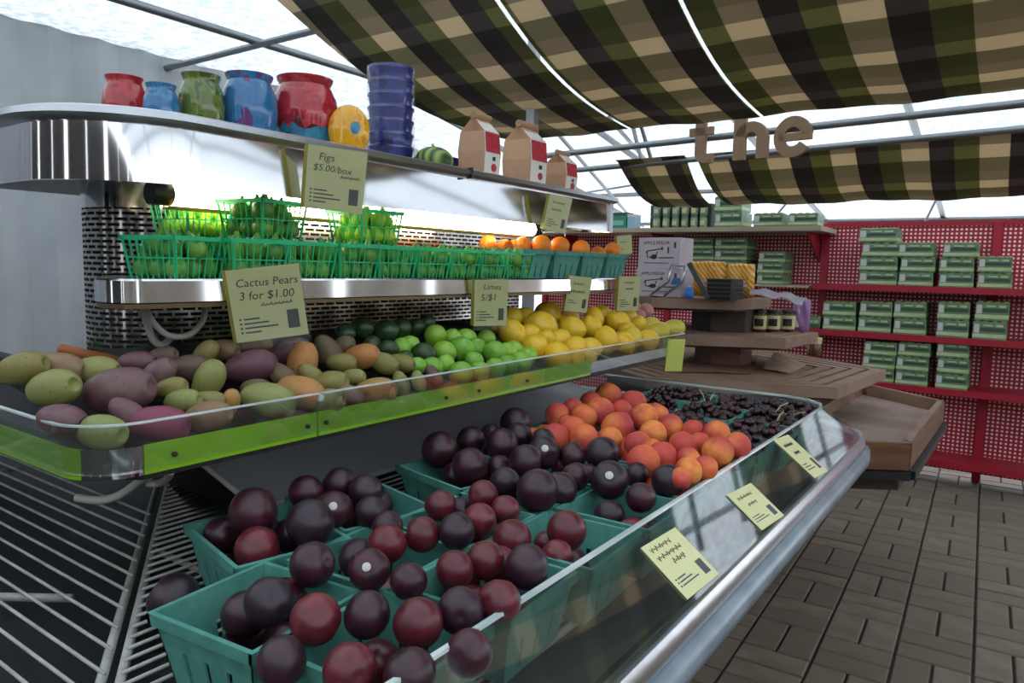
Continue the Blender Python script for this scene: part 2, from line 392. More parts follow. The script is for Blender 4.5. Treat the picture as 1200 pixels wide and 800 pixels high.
# steel pipes of the frame
def pipe(name, a, b, r, label=None):
    o = solo(name, MB().tube([a, b], r, 10), steel, a, True, 60); o['kind'] = 'structure'; return o
def lng(a, b, ta, tb): d = b - a; return a - d * ta, b + d * tb
p1 = lng(aty(690, 177, 3.5), aty(1101, 132, 3.3), .35, .35); pipe('trim_1', p1[0], p1[1], .016)
p2 = lng(aty(690, 198, 4.15), aty(1101, 160, 3.98), .35, .35); pipe('trim_2', p2[0], p2[1], .017)
k = 3
for (a, ya, b_, yb) in (((655, 158), 4.0, (735, 250), 6.2), ((731, 158), 4.2, (772, 205), 5.6), ((742, 150), 4.4, (754, 196), 4.4), ((752, 150), 4.4, (766, 196), 4.5),
                        ((690, 225), 5.5, (772, 212), 5.2), ((915, 246), 5.9, (930, 228), 5.9), ((1085, 258), 5.9, (1095, 238), 5.9)):
    q0, q1 = aty(*a, ya), aty(*b_, yb); q0, q1 = lng(q0, q1, .3, .2); pipe('trim_%d' % k, q0, q1, .013 if k < 7 else .008); k += 1
pb = atx(624, 140, -1.78)
po = solo('trim_%d' % k, MB().box((pb.x - .02, pb.y - .02, 0), (pb.x + .02, pb.y + .02, 2.4)), pmat('grey_post', 'B4B9BC', .4, .3), (pb.x, pb.y, 0)); po['kind'] = 'structure'; k += 1

# plaid canvas awnings
def awning(name, label, x0, x1, prof, ex0=0, ex1=0, uo=0, wav=.012):
    """prof: (y, z) polyline, near and high first; the ends of the cloth are swept by ex0/ex1 towards its foot"""
    N_ = 40; b = MB(); L_ = [0]
    for i in range(1, len(prof)): L_.append(L_[-1] + math.dist(prof[i], prof[i - 1]))
    vs = []; T = .003
    for s in (0, 1):
        for i in range(N_ + 1):
            t = i / N_
            for j, (y, z) in enumerate(prof):
                f = L_[j] / L_[-1]; x = (x0 + ex0 * f) * (1 - t) + (x1 + ex1 * f) * t
                w = wav * math.sin(x * 9 + f * 2) * f + wav * .5 * math.sin(x * 23 + 1) * f
                vs.append((x, y + w, z + w * .6 - s * T))
    m = len(prof); o = (N_ + 1) * m; fs = []; uv = []
    for i in range(N_):
        for j in range(m - 1):
            a = i * m + j; q = (a, a + m, a + m + 1, a + 1)
            u = [(vs[kk][0] + uo, L_[kk % m]) for kk in q]
            fs.append(q); uv.append(u); fs.append(tuple(kk + o for kk in q[::-1])); uv.append(u[::-1])
    for i in range(N_):
        for j in (0, m - 1):
            a = i * m + j; q = (a, a + o, a + m + o, a + m); fs.append(q); uv.append([(vs[kk][0] + uo, L_[kk % m]) for kk in q])
    for i in (0, N_):
        for j in range(m - 1):
            a = i * m + j; q = (a, a + 1, a + 1 + o, a + o); fs.append(q); uv.append([(vs[kk][0] + uo, L_[kk % m]) for kk in q])
    b.add(vs, fs, uv); a0 = Vector((x0, prof[0][0], prof[0][1]))
    return tag(solo(name, b, plaidm, a0, True, 50), label, 'awning')
def sag(y0, z0, y1, z1, s, n=14):
    out = []
    for i in range(n + 1):
        t = i / n; out.append((y0 + (y1 - y0) * t - s * .15 * math.sin(PI * t), z0 + (z1 - z0) * t - s * math.sin(PI * t)))
    return out
z2 = p2[0].z * .5 + p2[1].z * .5
prof2 = [(4.05, z2 + .02)] + sag(4.08, z2 + .012, 4.62, 1.668, .05)
awning('plaid_awning', 'short piece of plaid canvas awning left of the bright gap, over the jar cartons', -2.10, -1.66, prof2, .02, -.02, .16)
awning('plaid_awning', 'long dark and cream plaid canvas awning hanging over the red shelves', -1.60, .9, prof2, .03, 0, .10)
zb = aty(745, 150, 3.05).z
prof1 = sag(1.75, 2.30, 3.05, zb, .10)
awning('plaid_awning', 'upper plaid canvas awning panel at the left, above the paper bags', -2.45, -1.53, prof1, .25, 0, .05)
awning('plaid_awning', 'middle piece of the upper plaid awning between two bright seams', -1.51, -.93, prof1, 0, 0, .05)
awning('plaid_awning', 'upper plaid canvas awning panel reaching the right edge', -.915, 1.3, prof1, 0, 0, .05)

# ================================================================== PRODUCE CASE
def ext_y(poly, y0, y1, mb=None):
    mb = mb or MB(); n = len(poly)
    return mb.add([(x, y0, z) for x, z in poly] + [(x, y1, z) for x, z in poly],
                  [tuple(range(n)), tuple(range(2 * n - 1, n - 1, -1))] + [(i, n + i, n + (i + 1) % n, (i + 1) % n) for i in range(n)])
def arc(cx, cy, r, a0, a1, n=14): return [(cx + r * math.cos(rad(a0 + (a1 - a0) * i / n)), cy + r * math.sin(rad(a0 + (a1 - a0) * i / n))) for i in range(n + 1)]
case = thing('produce_case', 'chrome and green multi-tier produce display case with clear front guard', 'display case', (-1.0, 1.2, 0))
enam = pmat('case_base_enamel', '4A4642', .5, var='3E3A36', scale=5)
# base, tub
part('base_cabinet', ext_y([(-2.6, 0), (-.82, 0), (-.80, .30), (-.52, .62), (-.36, .742), (-.36, .786), (-.47, .76), (-.47, .74), (-2.6, .74)], .05, 2.17), enam, case)
part('tub_floor', MB().box((-2.6, .06, .742), (-.44, 2.16, .752)), darkmet, case)
gp = [(-.42, .02), (-.42, 2.05)] + [(-.435, 2.12), (-.48, 2.17), (-.55, 2.19)] + [(-1.30, 2.19)]
part('front_guard', MB().sweep(gp, [(0, .888), (.105, .812), (.101, .809), (-.004, .885)]), acryl, case, label='clear acrylic guard with chamfered far corner')
part('guard_edge', MB().sweep(gp, [(.002, .890), (.003, .8865), (-.005, .884), (-.005, .889)]), acryl_edge, case)
part('guard_rail', MB().sweep(gp, [(.085, .806), (.098, .816), (.106, .817), (.113, .808), (.113, .790), (.085, .786)]), alu, case, True, 40)
bp = [(.07, .788), (.112, .788), (.124, .782), (.130, .768), (.126, .752), (.110, .742), (.07, .744)]
part('bumper', MB().sweep([(-.42, .02), (-.42, 2.03), (-.43, 2.10), (-.47, 2.15), (-.54, 2.17), (-1.3, 2.17)], bp), bumperm, case, True, 50)
part('end_liner', MB().box((-1.4, 2.165, .75), (-.52, 2.18, .83)), greypanel, case)
# sloped panel behind the deck
part('rear_panel', ext_y([(-1.10, .796), (-1.10, .806), (-1.47, .92), (-1.47, .91)], .775, 2.15), greypanel, case)
part('panel_edge', MB().tube([(-1.10, .772, .806), (-1.36, .772, .887)], .005, 6), whitepl, case, True)
# lower shelf with green strip
part('lower_shelf', MB().prism([(-2.4, .41), (-.95, .41), (-.885, .46), (-.885, 2.17), (-1.47, 2.17), (-1.47, 1.0), (-1.7, .8), (-2.4, .8)], .972, .986), darkmet, case)
part('produce_bed', ext_y([(-.89, .987), (-.89, .992), (-1.42, 1.075), (-1.42, 1.06)], .47, 2.16), blackp, case)
endp = arc(-.93, .45, .06, -90, 0)
lip = [(0, .984), (.004, .984), (.004, 1.021), (0, 1.021)]
part('lip_corner', MB().sweep(arc(-.93, .45, .06, -62, 0), lip), chrome, case, True, 40, label='chrome rounded corner strip')
part('lip_strip', MB().sweep([(-2.4, .39), (-.95, .39)] + arc(-.93, .45, .06, -90, -62, 4), lip), limestrip, case, True, 40)
o = part('lip_strip', MB().sweep([(-.87, .452), (-.87, .718)], lip), limestrip, case)
for y in (.49, .70): part('screw', MB().lathe([(.0035, -.003), (.0035, .002), (.001, .003)], 10).xf(Matrix.Translation((-.864, y, 1.003)) @ Matrix.Rotation(PI / 2, 4, 'Y')), darkmet, o)
o = part('lip_strip', MB().sweep([(-.87, .722), (-.87, 1.575)], lip), limestrip, case)
for y in (.735, 1.02, 1.12, 1.29): part('screw', MB().lathe([(.0035, -.003), (.0035, .002), (.001, .003)], 10).xf(Matrix.Translation((-.864, y, 1.003)) @ Matrix.Rotation(PI / 2, 4, 'Y')), darkmet, o)
part('lip_strip', MB().sweep([(-.87, 1.577), (-.87, 2.18), (-1.2, 2.18)], [(0, .99), (.004, .99), (.004, 1.015), (0, 1.015)]), alu, case, label='bare metal strip beyond the green ones')
gl_ = [(.005, .99), (.009, .99), (.016, 1.052), (.012, 1.052)]
part('shelf_guard', MB().sweep([(-2.4, .39), (-.95, .39)] + endp[1:] + [(-.87, .716)], gl_), acryl, case)
part('shelf_guard', MB().sweep([(-.87, .720), (-.87, 1.35)], gl_), acryl, case)
part('shelf_guard', MB().sweep([(-.87, 1.354), (-.87, 2.15), (-.90, 2.19), (-1.1, 2.19)], gl_), acryl, case)
ge = [(.0115, 1.0535), (.0165, 1.0535), (.0165, 1.0512), (.0115, 1.0512)]
part('guard_edge', MB().sweep([(-2.4, .39), (-.95, .39)] + endp[1:] + [(-.87, .716)], ge), acryl_edge, case)
part('guard_edge', MB().sweep([(-.87, .720), (-.87, 2.15), (-.90, 2.19), (-1.1, 2.19)], ge), acryl_edge, case)
# middle shelf
mp_ = [(-1.55, .765), (-1.14, .533)] + [(-1.125, .527), (-1.09, .525), (-1.066, .535), (-1.055, .56)] + [(-1.055, 2.17), (-1.45, 2.17)]
part('middle_shelf', MB().prism(mp_[:-2] + [(-1.057, 2.165), (-1.45, 2.165), (-1.45, .885)], 1.203, 1.213), alu, case)
part('shelf_lip', MB().sweep(mp_, [(0, 1.182), (.005, 1.184), (.005, 1.216), (.002, 1.219), (0, 1.219)]), chrome, case, True, 30, label='mirror-bright chrome shelf lip')
part('lip_trim', MB().sweep(mp_, [(-.004, 1.175), (.003, 1.175), (.003, 1.182), (-.004, 1.182)]), pmat('bronze_trim', '6B5A3A', .4, .6), case)
part('rivet', MB().sphere((-1.049, .70, 1.20), .004, 10, 6), chrome, case, True)
# slotted spine
sp_ = arc(-1.6, .885, .15, 150, 360, 24) + [(-1.45, 2.1)]
part('spine_panel', MB().sweep(sp_, [(0, .99), (0, 1.352), (-.004, 1.352), (-.004, .99)]), slotm, case, True, 40, label='slotted stainless back panel')
part('spine_cap', MB().sweep(sp_, [(.001, 1.352), (.001, 1.452), (-.004, 1.452), (-.004, 1.352)]), chrome, case, True, 40)
part('spine_core', MB().box((-1.95, 1.04, .75), (-1.47, 2.1, 1.45)), darkmet, case)
# canopy
cp = [(-2.6, .48)] + arc(-1.25, .66, .18, -90, 0, 18) + [(-1.07, 2.03), (-1.65, 2.03)]
part('canopy_fascia', MB().sweep(cp, [(-.004, 1.362), (.006, 1.362), (.003, 1.452), (-.004, 1.452)]), chrome, case, True, 14, label='mirror chrome canopy band')
part('canopy_rail', MB().sweep(cp, [(-.01, 1.447), (.014, 1.449), (.022, 1.456), (.020, 1.466), (.008, 1.470), (-.01, 1.468)]), alu, case, True, 60)
part('canopy_top', MB().prism([(-2.6, .49)] + [(x - .008, y + .004) for x, y in arc(-1.25, .66, .18, -90, 0, 18)] + [(-1.078, 2.02), (-2.6, 2.02)], 1.452, 1.462), greypanel, case)
part('canopy_lining', MB().box((-1.45, .9, 1.44), (-1.10, 2.02, 1.45)), whitepl, case)
part('end_corner', MB().box((-1.085, 2.02, 1.36), (-1.06, 2.04, 1.47)), alu, case)
pj = atx(553, 205, -1.047); part('rail_joint', MB().box((-1.06, pj.y - .002, 1.447), (-1.045, pj.y + .002, 1.471)), darkmet, case)

lamp = thing('strip_light', 'long glowing fluorescent strip light under the chrome canopy', 'lamp', (-1.235, 1.2, 1.35))
part('diffuser', MB().tube([(-1.235, .70, 1.361), (-1.235, 1.85, 1.361)], .019, 12), tubelight, lamp, True, 60, label='glowing white tube')
part('reflector', MB().box((-1.33, .70, 1.384), (-1.20, 1.85, 1.392)), whitepl, lamp)
part('trim', MB().box((-1.255, .70, 1.336), (-1.205, 1.85, 1.340)), lamptrim, lamp)
for y in (.685, 1.865): part('end_cap', MB().tube([(-1.235, y - .018, 1.361), (-1.235, y + .018, 1.361)], .02, 12), blackp, lamp, True, 50)

# lift-out wire racks on the deck
def rod_mesh(r, n=6): return MB().tube([(0, 0, 0), (0, 1, 0)], r, n).mesh('wire', wirewhite, True)
rodm = rod_mesh(.0024)
def mitre(x): return .515 + (-1.02 - x) * .65
rk = thing('wire_rack', 'white coated wire rack under the plum baskets', 'rack', (-.9, 1.2, .78))
xs = [-1.43 + i * .0235 for i in range(42)]
for x in xs:
    y0 = mitre(x) + .012; y1 = .79 if x < -1.12 else 2.14
    w = link('wire', rodm, rk); w.location = Vector((x, y0, .784)) - rk.location; w.scale = (1, y1 - y0, 1)
part('frame_bar', MB().tube([(-1.43, mitre(-1.43) + .012, .778), (-.45, mitre(-.45) + .012, .778)], .006, 8), wirewhite, rk, True)
part('frame_bar', MB().tube([(-.455, .16, .778), (-.455, 2.14, .778)], .005, 8), wirewhite, rk, True)
for x0, y0, x1, y1 in ((-1.12, .60, -.82, .60), (-1.1, 1.0, -.46, 1.0), (-1.1, 1.5, -.46, 1.5), (-1.1, 2.0, -.46, 2.0)):
    part('cross_bar', MB().tube([(x0, y0, .776), (x1, y1, .776)], .005, 8), wirewhite, rk, True)
rk2 = thing('wire_rack', 'wedge-ended white wire rack at the rounded end of the case', 'rack', (-1.6, .4, .78))
for i in range(20):
    y = .10 + i * .030
    xr = -1.02 - (y - .515) / .65 - .012; xl = -2.3
    if xr < -1.75: continue
    w = link('wire', rodm, rk2); w.location = Vector((xl, y, .784)) - rk2.location; w.rotation_euler.z = -PI / 2; w.scale = (1, xr - xl, 1)
part('frame_bar', MB().tube([(-1.45, mitre(-1.45) - .012, .778), (-.45, mitre(-.45) - .012, .778)], .006, 8), wirewhite, rk2, True)
part('cross_bar', MB().tube([(-1.5, .12, .776), (-1.05, .44, .776)], .006, 8), wirewhite, rk2, True)
part('cross_bar', MB().tube([(-1.8, .12, .776), (-1.8, .66, .776)], .006, 8), wirewhite, rk2, True)

# cables under the shelves
def cable(label, pts, r):
    pts = [Vector(p) for p in pts]; out = []
    for i in range(len(pts) - 1):
        p0, p1_, p2_, p3 = pts[max(i - 1, 0)], pts[i], pts[i + 1], pts[min(i + 2, len(pts) - 1)]
        for k_ in range(8):
            t = k_ / 8; out.append(.5 * ((2 * p1_) + (p2_ - p0) * t + (2 * p0 - 5 * p1_ + 4 * p2_ - p3) * t * t + (3 * p1_ - p0 - 3 * p2_ + p3) * t ** 3))
    out.append(pts[-1]); return tag(solo('cable', MB().tube(out, r, 8), whitepl if r > .0065 else pmat('grey_cable', 'A6A399', .5), pts[0], True, 60), label, 'cable')
cable('grey cable loop hanging under the middle shelf lip', [atx(240, 358, -1.14), atx(238, 375, -1.13), atx(222, 392, -1.12), atx(198, 393, -1.12), atx(180, 378, -1.13), atx(170, 360, -1.15)], .005)
cable('thicker grey cable dangling below the middle shelf corner', [atx(168, 358, -1.17), atx(172, 378, -1.16), atx(180, 398, -1.15), atx(190, 404, -1.15), atx(200, 396, -1.16)], .006)
cable('white cable curving over the wedge-ended wire rack', [atz(90, 583, .80), atz(118, 586, .80), atz(142, 579, .81), atz(162, 565, .84), atz(176, 556, .87)], .008)
cable('short white cable end tucked under the green strip', [atz(172, 566, .84), atz(186, 566, .84), atz(196, 560, .86), atz(200, 552, .89)], .007)


# ================================================================== SIGNS
CR = M3 @ Vector((1, 0, 0)); CU = M3 @ Vector((0, 1, 0)); CF = M3 @ Vector((0, 0, 1))
def text_mesh(s, size, m, shear=0, bold=0, extr=0, spacing=1):
    c = bpy.data.curves.new('t', 'FONT'); c.body = s; c.size = size; c.shear = shear; c.offset = bold; c.extrude = extr; c.space_character = spacing
    c.resolution_u = 3
    o = bpy.data.objects.new('t', c); me = bpy.data.meshes.new_from_object(o)
    bpy.data.objects.remove(o); bpy.data.curves.remove(c); me.materials.clear(); me.materials.append(m); return me
sleeve = glassmat('sign_sleeve', 'FBFCFA', .08, .12, .02)
def sign_axes(tl, tr, bl):
    r = (tr - tl); u = (tl - bl); w, h = r.length, u.length; r.normalize(); u = (u - r * u.dot(r)).normalized(); n_ = r.cross(u)
    return Matrix((r, u, n_)).transposed().to_4x4(), w, h
def sign(label, tl, tr, bl, lines, small=4, patch=True, holder=True, cat='price sign', base=None, name='price_sign', mats=None):
    """tl, tr, bl: world corners; lines: (text, x, y, size) in card units (0..1 of width / height)"""
    R4, w, h = sign_axes(tl, tr, bl)
    o = bpy.data.objects.new(name, None); COL.objects.link(o); o.empty_display_size = .02
    o.matrix_world = Matrix.Translation(bl) @ R4; tag(o, label, cat)
    def lp(nm, mb, m):
        q = link(nm, mb.mesh(nm, m), o); return q
    lp('card', MB().box((0, 0, -.0012), (w, h, 0)), mats or cardm)
    if holder:
        e = w * .03; lp('sleeve', MB().box((-e, -h * .09, .0006), (w + e, h + .004, .0016)), sleeve)
        lp('holder_back', MB().hexa([(-w * .06, 0, -.012), (-w * .05, 0, -.010), (-w * .05, h, -.010), (-w * .06, h, -.012), (0, 0, -.004), (.001, 0, -.003), (.001, h, -.003), (0, h, -.004)]), cardback)
    for t, x, y, s in lines:
        if t[0] == '~':   # illegible handwriting: a wavering pen line; the number of ~ gives its length
            g = []; n_ = len(t) * 6; L2 = len(t) * .11 * w
            for i in range(n_ + 1): f = i / n_; g.append((x * w + f * L2, y * h + s * h * (.3 + .32 * math.sin(i * 2.1 + x * 9) * (.6 + .4 * math.sin(i * .9))), .0006))
            q = lp('handwriting', MB().tube(g, .0055 * h if h > .05 else .008 * h, 4), ink); continue
        me = text_mesh(t, s * h, ink, .15); q = link('lettering', me, o); q.location = (x * w, y * h, .0004 if not holder else .0004)
        q.rotation_euler.z = random.uniform(-.06, .1)
    for i in range(small):
        y = .30 - i * .062; a = MB()
        a.box((.08 * w, y * h, 0), (.11 * w, (y + .028) * h, .0004)); a.box((.14 * w, y * h, 0), ((.36 + .12 * ((i * 7) % 3)) * w, (y + .022) * h, .0004)); lp('small_print', a, inkgrey)
    if patch: lp('printed_patch', MB().box((.74 * w, .12 * h, 0), (.9 * w, .38 * h, .0005)), inkgrey)
    return o
def sx(label, tl, tr, bl, xt, xb, lines, turn=38, **k):
    # the card hangs in a plane turned from the case front towards the near end of the aisle
    a = atx(*tl, xt); b_ = atx(*bl, xb); up = (a - b_); n_ = Vector((math.cos(rad(turn)), -math.sin(rad(turn)), 0))
    n_ = (n_ - Vector((0, 0, 1)) * 0.12).normalized(); d = ray(*tr); c = CAM + d * ((a - CAM).dot(n_) / d.dot(n_)); d = ray(*bl); e = CAM + d * ((a - CAM).dot(n_) / d.dot(n_))
    return sign(label, a, c, e, lines, **k)
sx('pale yellow figs price card hung on the chrome canopy band', (351, 168), (421, 178), (356, 243), -1.035, -1.015, [('Figs', .18, .78, .17), ('$5.00/box', .1, .62, .15), ('~~~', .58, .52, .11)])
sx('large handwritten cactus pears price card on the middle shelf lip', (269, 317), (355, 308), (278, 402), -1.030, -.985, [('Cactus Pears', .1, .76, .155), ('3 for $1.00', .12, .58, .16), ('~~~~', .4, .46, .1)])
sx('limes price card on the middle shelf lip above the lemons and limes', (553, 328), (592, 328), (555, 382), -1.035, -.99, [('Limes', .25, .8, .17), ('5/$1', .18, .55, .2)])
sx('tilted price card at the shelf end, leaning to the right', (681, 327), (707, 330), (661, 364), -1.03, -.98, [('~~~~', .25, .75, .16), ('~~~~~~', .12, .52, .18)], small=2)
sx('upright price card at the far end of the middle shelf', (723, 324), (748, 324), (723, 364), -1.03, -1.0, [('~~~~', .25, .78, .14), ('~~~', .35, .6, .14)])
sx('narrow price card hung at the far end of the chrome canopy', (637, 226), (663, 232), (636, 268), -1.035, -1.02, [('~~~~~', .18, .75, .16), ('~~~~', .2, .55, .16)])
sx('plain yellow-green tag hanging from the end of the lemon shelf', (789, 398), (809, 398), (779, 435), -.85, -.85, [], small=0, patch=False, holder=False, mats=pmat('yellow_green_tag', 'CFD468', .6))
sx('cream card in a clear leaning holder behind the orange apricots', (729, 277), (746, 275), (724, 299), -1.10, -1.09, [('~~~~', .2, .6, .2)], small=2, patch=False)
def on_guard(u, v):  # point on the leaning front guard's outer face
    d = ray(u, v); n_ = Vector((.076, 0, .105)).normalized(); p0 = Vector((-.42 + .002, 1, .8895)); t = (p0 - CAM).dot(n_) / d.dot(n_); return CAM + d * t
def gsign(label, tl, tr, bl, lines): return sign(label, on_guard(*tl), on_guard(*tr), on_guard(*bl), lines, holder=False, small=3)
gsign('nearest yellow price card taped on the clear front guard', (752, 641), (792, 617), (806, 702), [('~~~~~', .1, .82, .17), ('~~~~~~', .1, .66, .17), ('~~~', .35, .5, .2)])
gsign('middle yellow price card of the three on the front guard', (853, 579), (881, 565), (893, 621), [('~~~~~', .15, .74, .17), ('~~~', .3, .54, .17)])
gsign('farthest yellow price card on the front guard, near its chamfered corner', (920, 516), (936, 510), (955, 560), [('~~~~~', .15, .74, .16), ('~~~', .3, .54, .17)])

# ================================================================== BASKETS
def ring_band(b, w0, w1, z0, z1, t, l0=None, l1=None):
    for (ax, s) in (('x', 1), ('x', -1), ('y', 1), ('y', -1)):
        def P(a, o, z): return (o * s, a, z) if ax == 'x' else (a, o * s, z)
        b.hexa([P(-w0, w0 - t, z0), P(-w0, w0, z0), P(w0, w0, z0), P(w0, w0 - t, z0), P(-w1, w1 - t, z1), P(-w1, w1, z1), P(w1, w1, z1), P(w1, w1 - t, z1)])
def teal_basket_meshes(w1=.077, w0=.061, h=.086):
    b = MB(); t = .0025
    def W_(z): return w0 + (w1 - w0) * z / h
    ring_band(b, W_(h * .55), W_(h), h * .55, h, t); ring_band(b, W_(0), W_(h * .1), 0, h * .1, t)
    za, zc = h * .1, h * .55
    for ax in 'xy':
        for s in (1, -1):
            n_ = 4; gap = .007
            for i in range(n_):
                f0, f1 = -1 + 2 * i / n_, -1 + 2 * (i + 1) / n_
                def P(f, off, o, z): return (s * (W_(z) - o), f * W_(z) + off, z) if ax == 'x' else (f * W_(z) + off, s * (W_(z) - o), z)
                g0 = 0 if i == 0 else gap / 2; g1 = 0 if i == n_ - 1 else -gap / 2
                b.hexa([P(f0, g0, t, za), P(f0, g0, 0, za), P(f1, g1, 0, za), P(f1, g1, t, za), P(f0, g0, t, zc), P(f0, g0, 0, zc), P(f1, g1, 0, zc), P(f1, g1, t, zc)])
    r = MB(); ring_band(r, w1 + .003, w1 + .0035, h - .013, h, .005)
    f = MB().box((-w0, -w0, 0), (w0, w0, .003))
    return b.mesh('wall', teal), r.mesh('rim', teal), f.mesh('base', teal)
TB = teal_basket_meshes()
def teal_basket(x, y, z, rz, label, s=1.0, group=None, lx=1.0):
    o = thing('teal_basket', label, 'basket', (x, y, z), group); o.rotation_euler.z = rad(rz); o.scale = (s * lx, s, s)
    for nm, me in zip(('wall', 'rim', 'base'), TB): link(nm, me, o)
    return o
def mesh_basket_meshes(w1=.056, w0=.046, h=.072):
    b = MB(); t = .0018
    def W_(z): return w0 + (w1 - w0) * z / h
    for z in (.0, .036): ring_band(b, W_(z), W_(z + .002), z, z + .0022, t)
    n_ = 8
    for ax in 'xy':
        for s in (1, -1):
            for i in range(n_ + 1):
                f = -1 + 2 * i / n_; g = .0008 if 0 < i < n_ else .002
                def P(d, o, z): return (s * (W_(z) - o), f * W_(z) + d, z) if ax == 'x' else (f * W_(z) + d, s * (W_(z) - o), z)
                b.hexa([P(-g, t, 0), P(-g, 0, 0), P(g, 0, 0), P(g, t, 0), P(-g, t, h), P(-g, 0, h), P(g, 0, h), P(g, t, h)])
    r = MB(); ring_band(r, w1 + .002, w1 + .003, h - .007, h, .0045)
    f = MB()
    for i in range(9):
        q = -w0 + 2 * w0 * i / 8; f.box((q - .0012, -w0, 0), (q + .0012, w0, .002)); f.box((-w0, q - .0012, 0), (w0, q + .0012, .002))
    return b.mesh('lattice', meshgreen), r.mesh('rim', meshgreen), f.mesh('base', meshgreen)
GB = mesh_basket_meshes()
def mesh_basket(x, y, z, rz, label, s=1.0):
    o = thing('mesh_basket', label, 'basket', (x, y, z), 'green mesh berry baskets'); o.rotation_euler.z = rad(rz); o.scale = (s, s, s)
    for nm, me in zip(('lattice', 'rim', 'base'), GB): link(nm, me, o)
    return o

# ================================================================== FRUIT MESHES (unit radius)
def fruit_mesh(name, m, prof, n=20, crease=0, sx=1, sy=1):
    b = MB().lathe(prof, n, sx=sx, sy=sy)
    if crease:
        for v in b.v:
            a = math.atan2(v.y, v.x); k_ = 1 - crease * math.exp(-(a / .22) ** 2); v.x *= k_; v.y *= k_
    return b.mesh(name, m, True)
def oblate(hh=.95, dim=.12, n=14):
    p = []
    for i in range(n + 1):
        a = PI * i / n; r = math.sin(a); z = -math.cos(a) * hh
        z -= dim * math.exp(-(r / .28) ** 2) * (1 if a > PI / 2 else 0); p.append((max(r, 1e-6), z))
    return p
def ellip(l, tips=0, n=14, flat=0):
    p = []
    for i in range(n + 1):
        a = PI * i / n; r = math.sin(a); z = -math.cos(a) * l
        z += (1 if z > 0 else -1) * tips * math.exp(-(r / .3) ** 2); p.append((max(r, 1e-6), z))
    return p
plum_me = {'dark': fruit_mesh('plum', plumdark, oblate(.96, .14), crease=.05), 'red': fruit_mesh('plum', plumred, oblate(.98, .12), crease=.05)}
peach_me = fruit_mesh('peach', peachm, oblate(.95, .18), crease=.07)
apricot_me = fruit_mesh('apricot', apricotm, oblate(.95, .12), crease=.06)
lemon_me = fruit_mesh('lemon', lemonm, ellip(1.12, .10)); lime_me = fruit_mesh('lime', limem, ellip(1.08, .06)); limed_me = fruit_mesh('lime', limedark, ellip(1.1, .05))
mango_me = fruit_mesh('mango', mangom, ellip(1.2, 0), sx=1, sy=.85)
cherry_me = fruit_mesh('cherry', cherrym, oblate(.95, .1, 8), 10)
pink_me = fruit_mesh('pink_fruit', pmat('pink_skin', 'C98A80', .5, var='B8746C', scale=20), oblate(.9, .05))
figp = [(1e-6, -1), (.35, -.97), (.7, -.8), (.95, -.4), (1, 0), (.88, .4), (.6, .85), (.34, 1.2), (.2, 1.5), (.16, 1.75), (1e-6, 1.78)]
def ridged(name, m):
    b = MB().lathe(figp, 16)
    for v in b.v:
        a = math.atan2(v.y, v.x); k_ = 1 + .05 * math.cos(a * 8); v.x *= k_; v.y *= k_
    return b.mesh(name, m, True)
fig_me = [ridged('fig', figm), ridged('fig', figlime)]
pearp = [(1e-6, -1), (.22, -.98), (.45, -.9), (.68, -.72), (.86, -.45), (.96, -.15), (1, .12), (.97, .38), (.86, .64), (.68, .84), (.5, .95), (.4, .985), (.34, .975), (.28, .93), (1e-6, .92)]
# length 2 along z, radius .56
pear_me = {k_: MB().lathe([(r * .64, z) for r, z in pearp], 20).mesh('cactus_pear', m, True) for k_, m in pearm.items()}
stick_me = MB().lathe([(1e-6, 1.012), (.1, 1.007), (.17, .995), (.21, .985), (.21, .96)], 16).mesh('sticker', stickerm, True)

def axis_rot(d):  # matrix taking +z to d
    d = Vector(d).normalized(); return Vector((0, 0, 1)).rotation_difference(d)
def fruit(name, me, pos, r, label, cat, group, axis=None, spin=None, sticker=None):
    o = link(name, me); o.location = pos; o.scale = (r, r, r); o.rotation_mode = 'QUATERNION'
    ax = axis if axis is not None else Vector((random.uniform(-1, 1), random.uniform(-1, 1), random.uniform(-.2, 1)))
    q = axis_rot(ax)
    if spin is None: spin = random.uniform(0, 2 * PI)
    from mathutils import Quaternion
    o.rotation_quaternion = q @ Quaternion((0, 0, 1), spin)
    tag(o, label, cat, group)
    if sticker is not None:
        s = link('sticker', stick_me, o); s.rotation_mode = 'QUATERNION'; s.rotation_quaternion = o.rotation_quaternion.inverted() @ axis_rot(sticker); s['label'] = 'small white oval sticker'
    return o
def relax(items, it=40, k_=.5, planar=True, slack=.93):
    """items: [pos, r]; push overlapping balls apart"""
    for _ in range(it):
        for i in range(len(items)):
            for j in range(i):
                d = items[i][0] - items[j][0]; m = (items[i][1] + items[j][1]) * slack
                if d.length < m and d.length > 1e-6:
                    p = d.normalized() * (m - d.length) * .5 * k_
                    if planar: p.z *= .3
                    items[i][0] += p; items[j][0] -= p

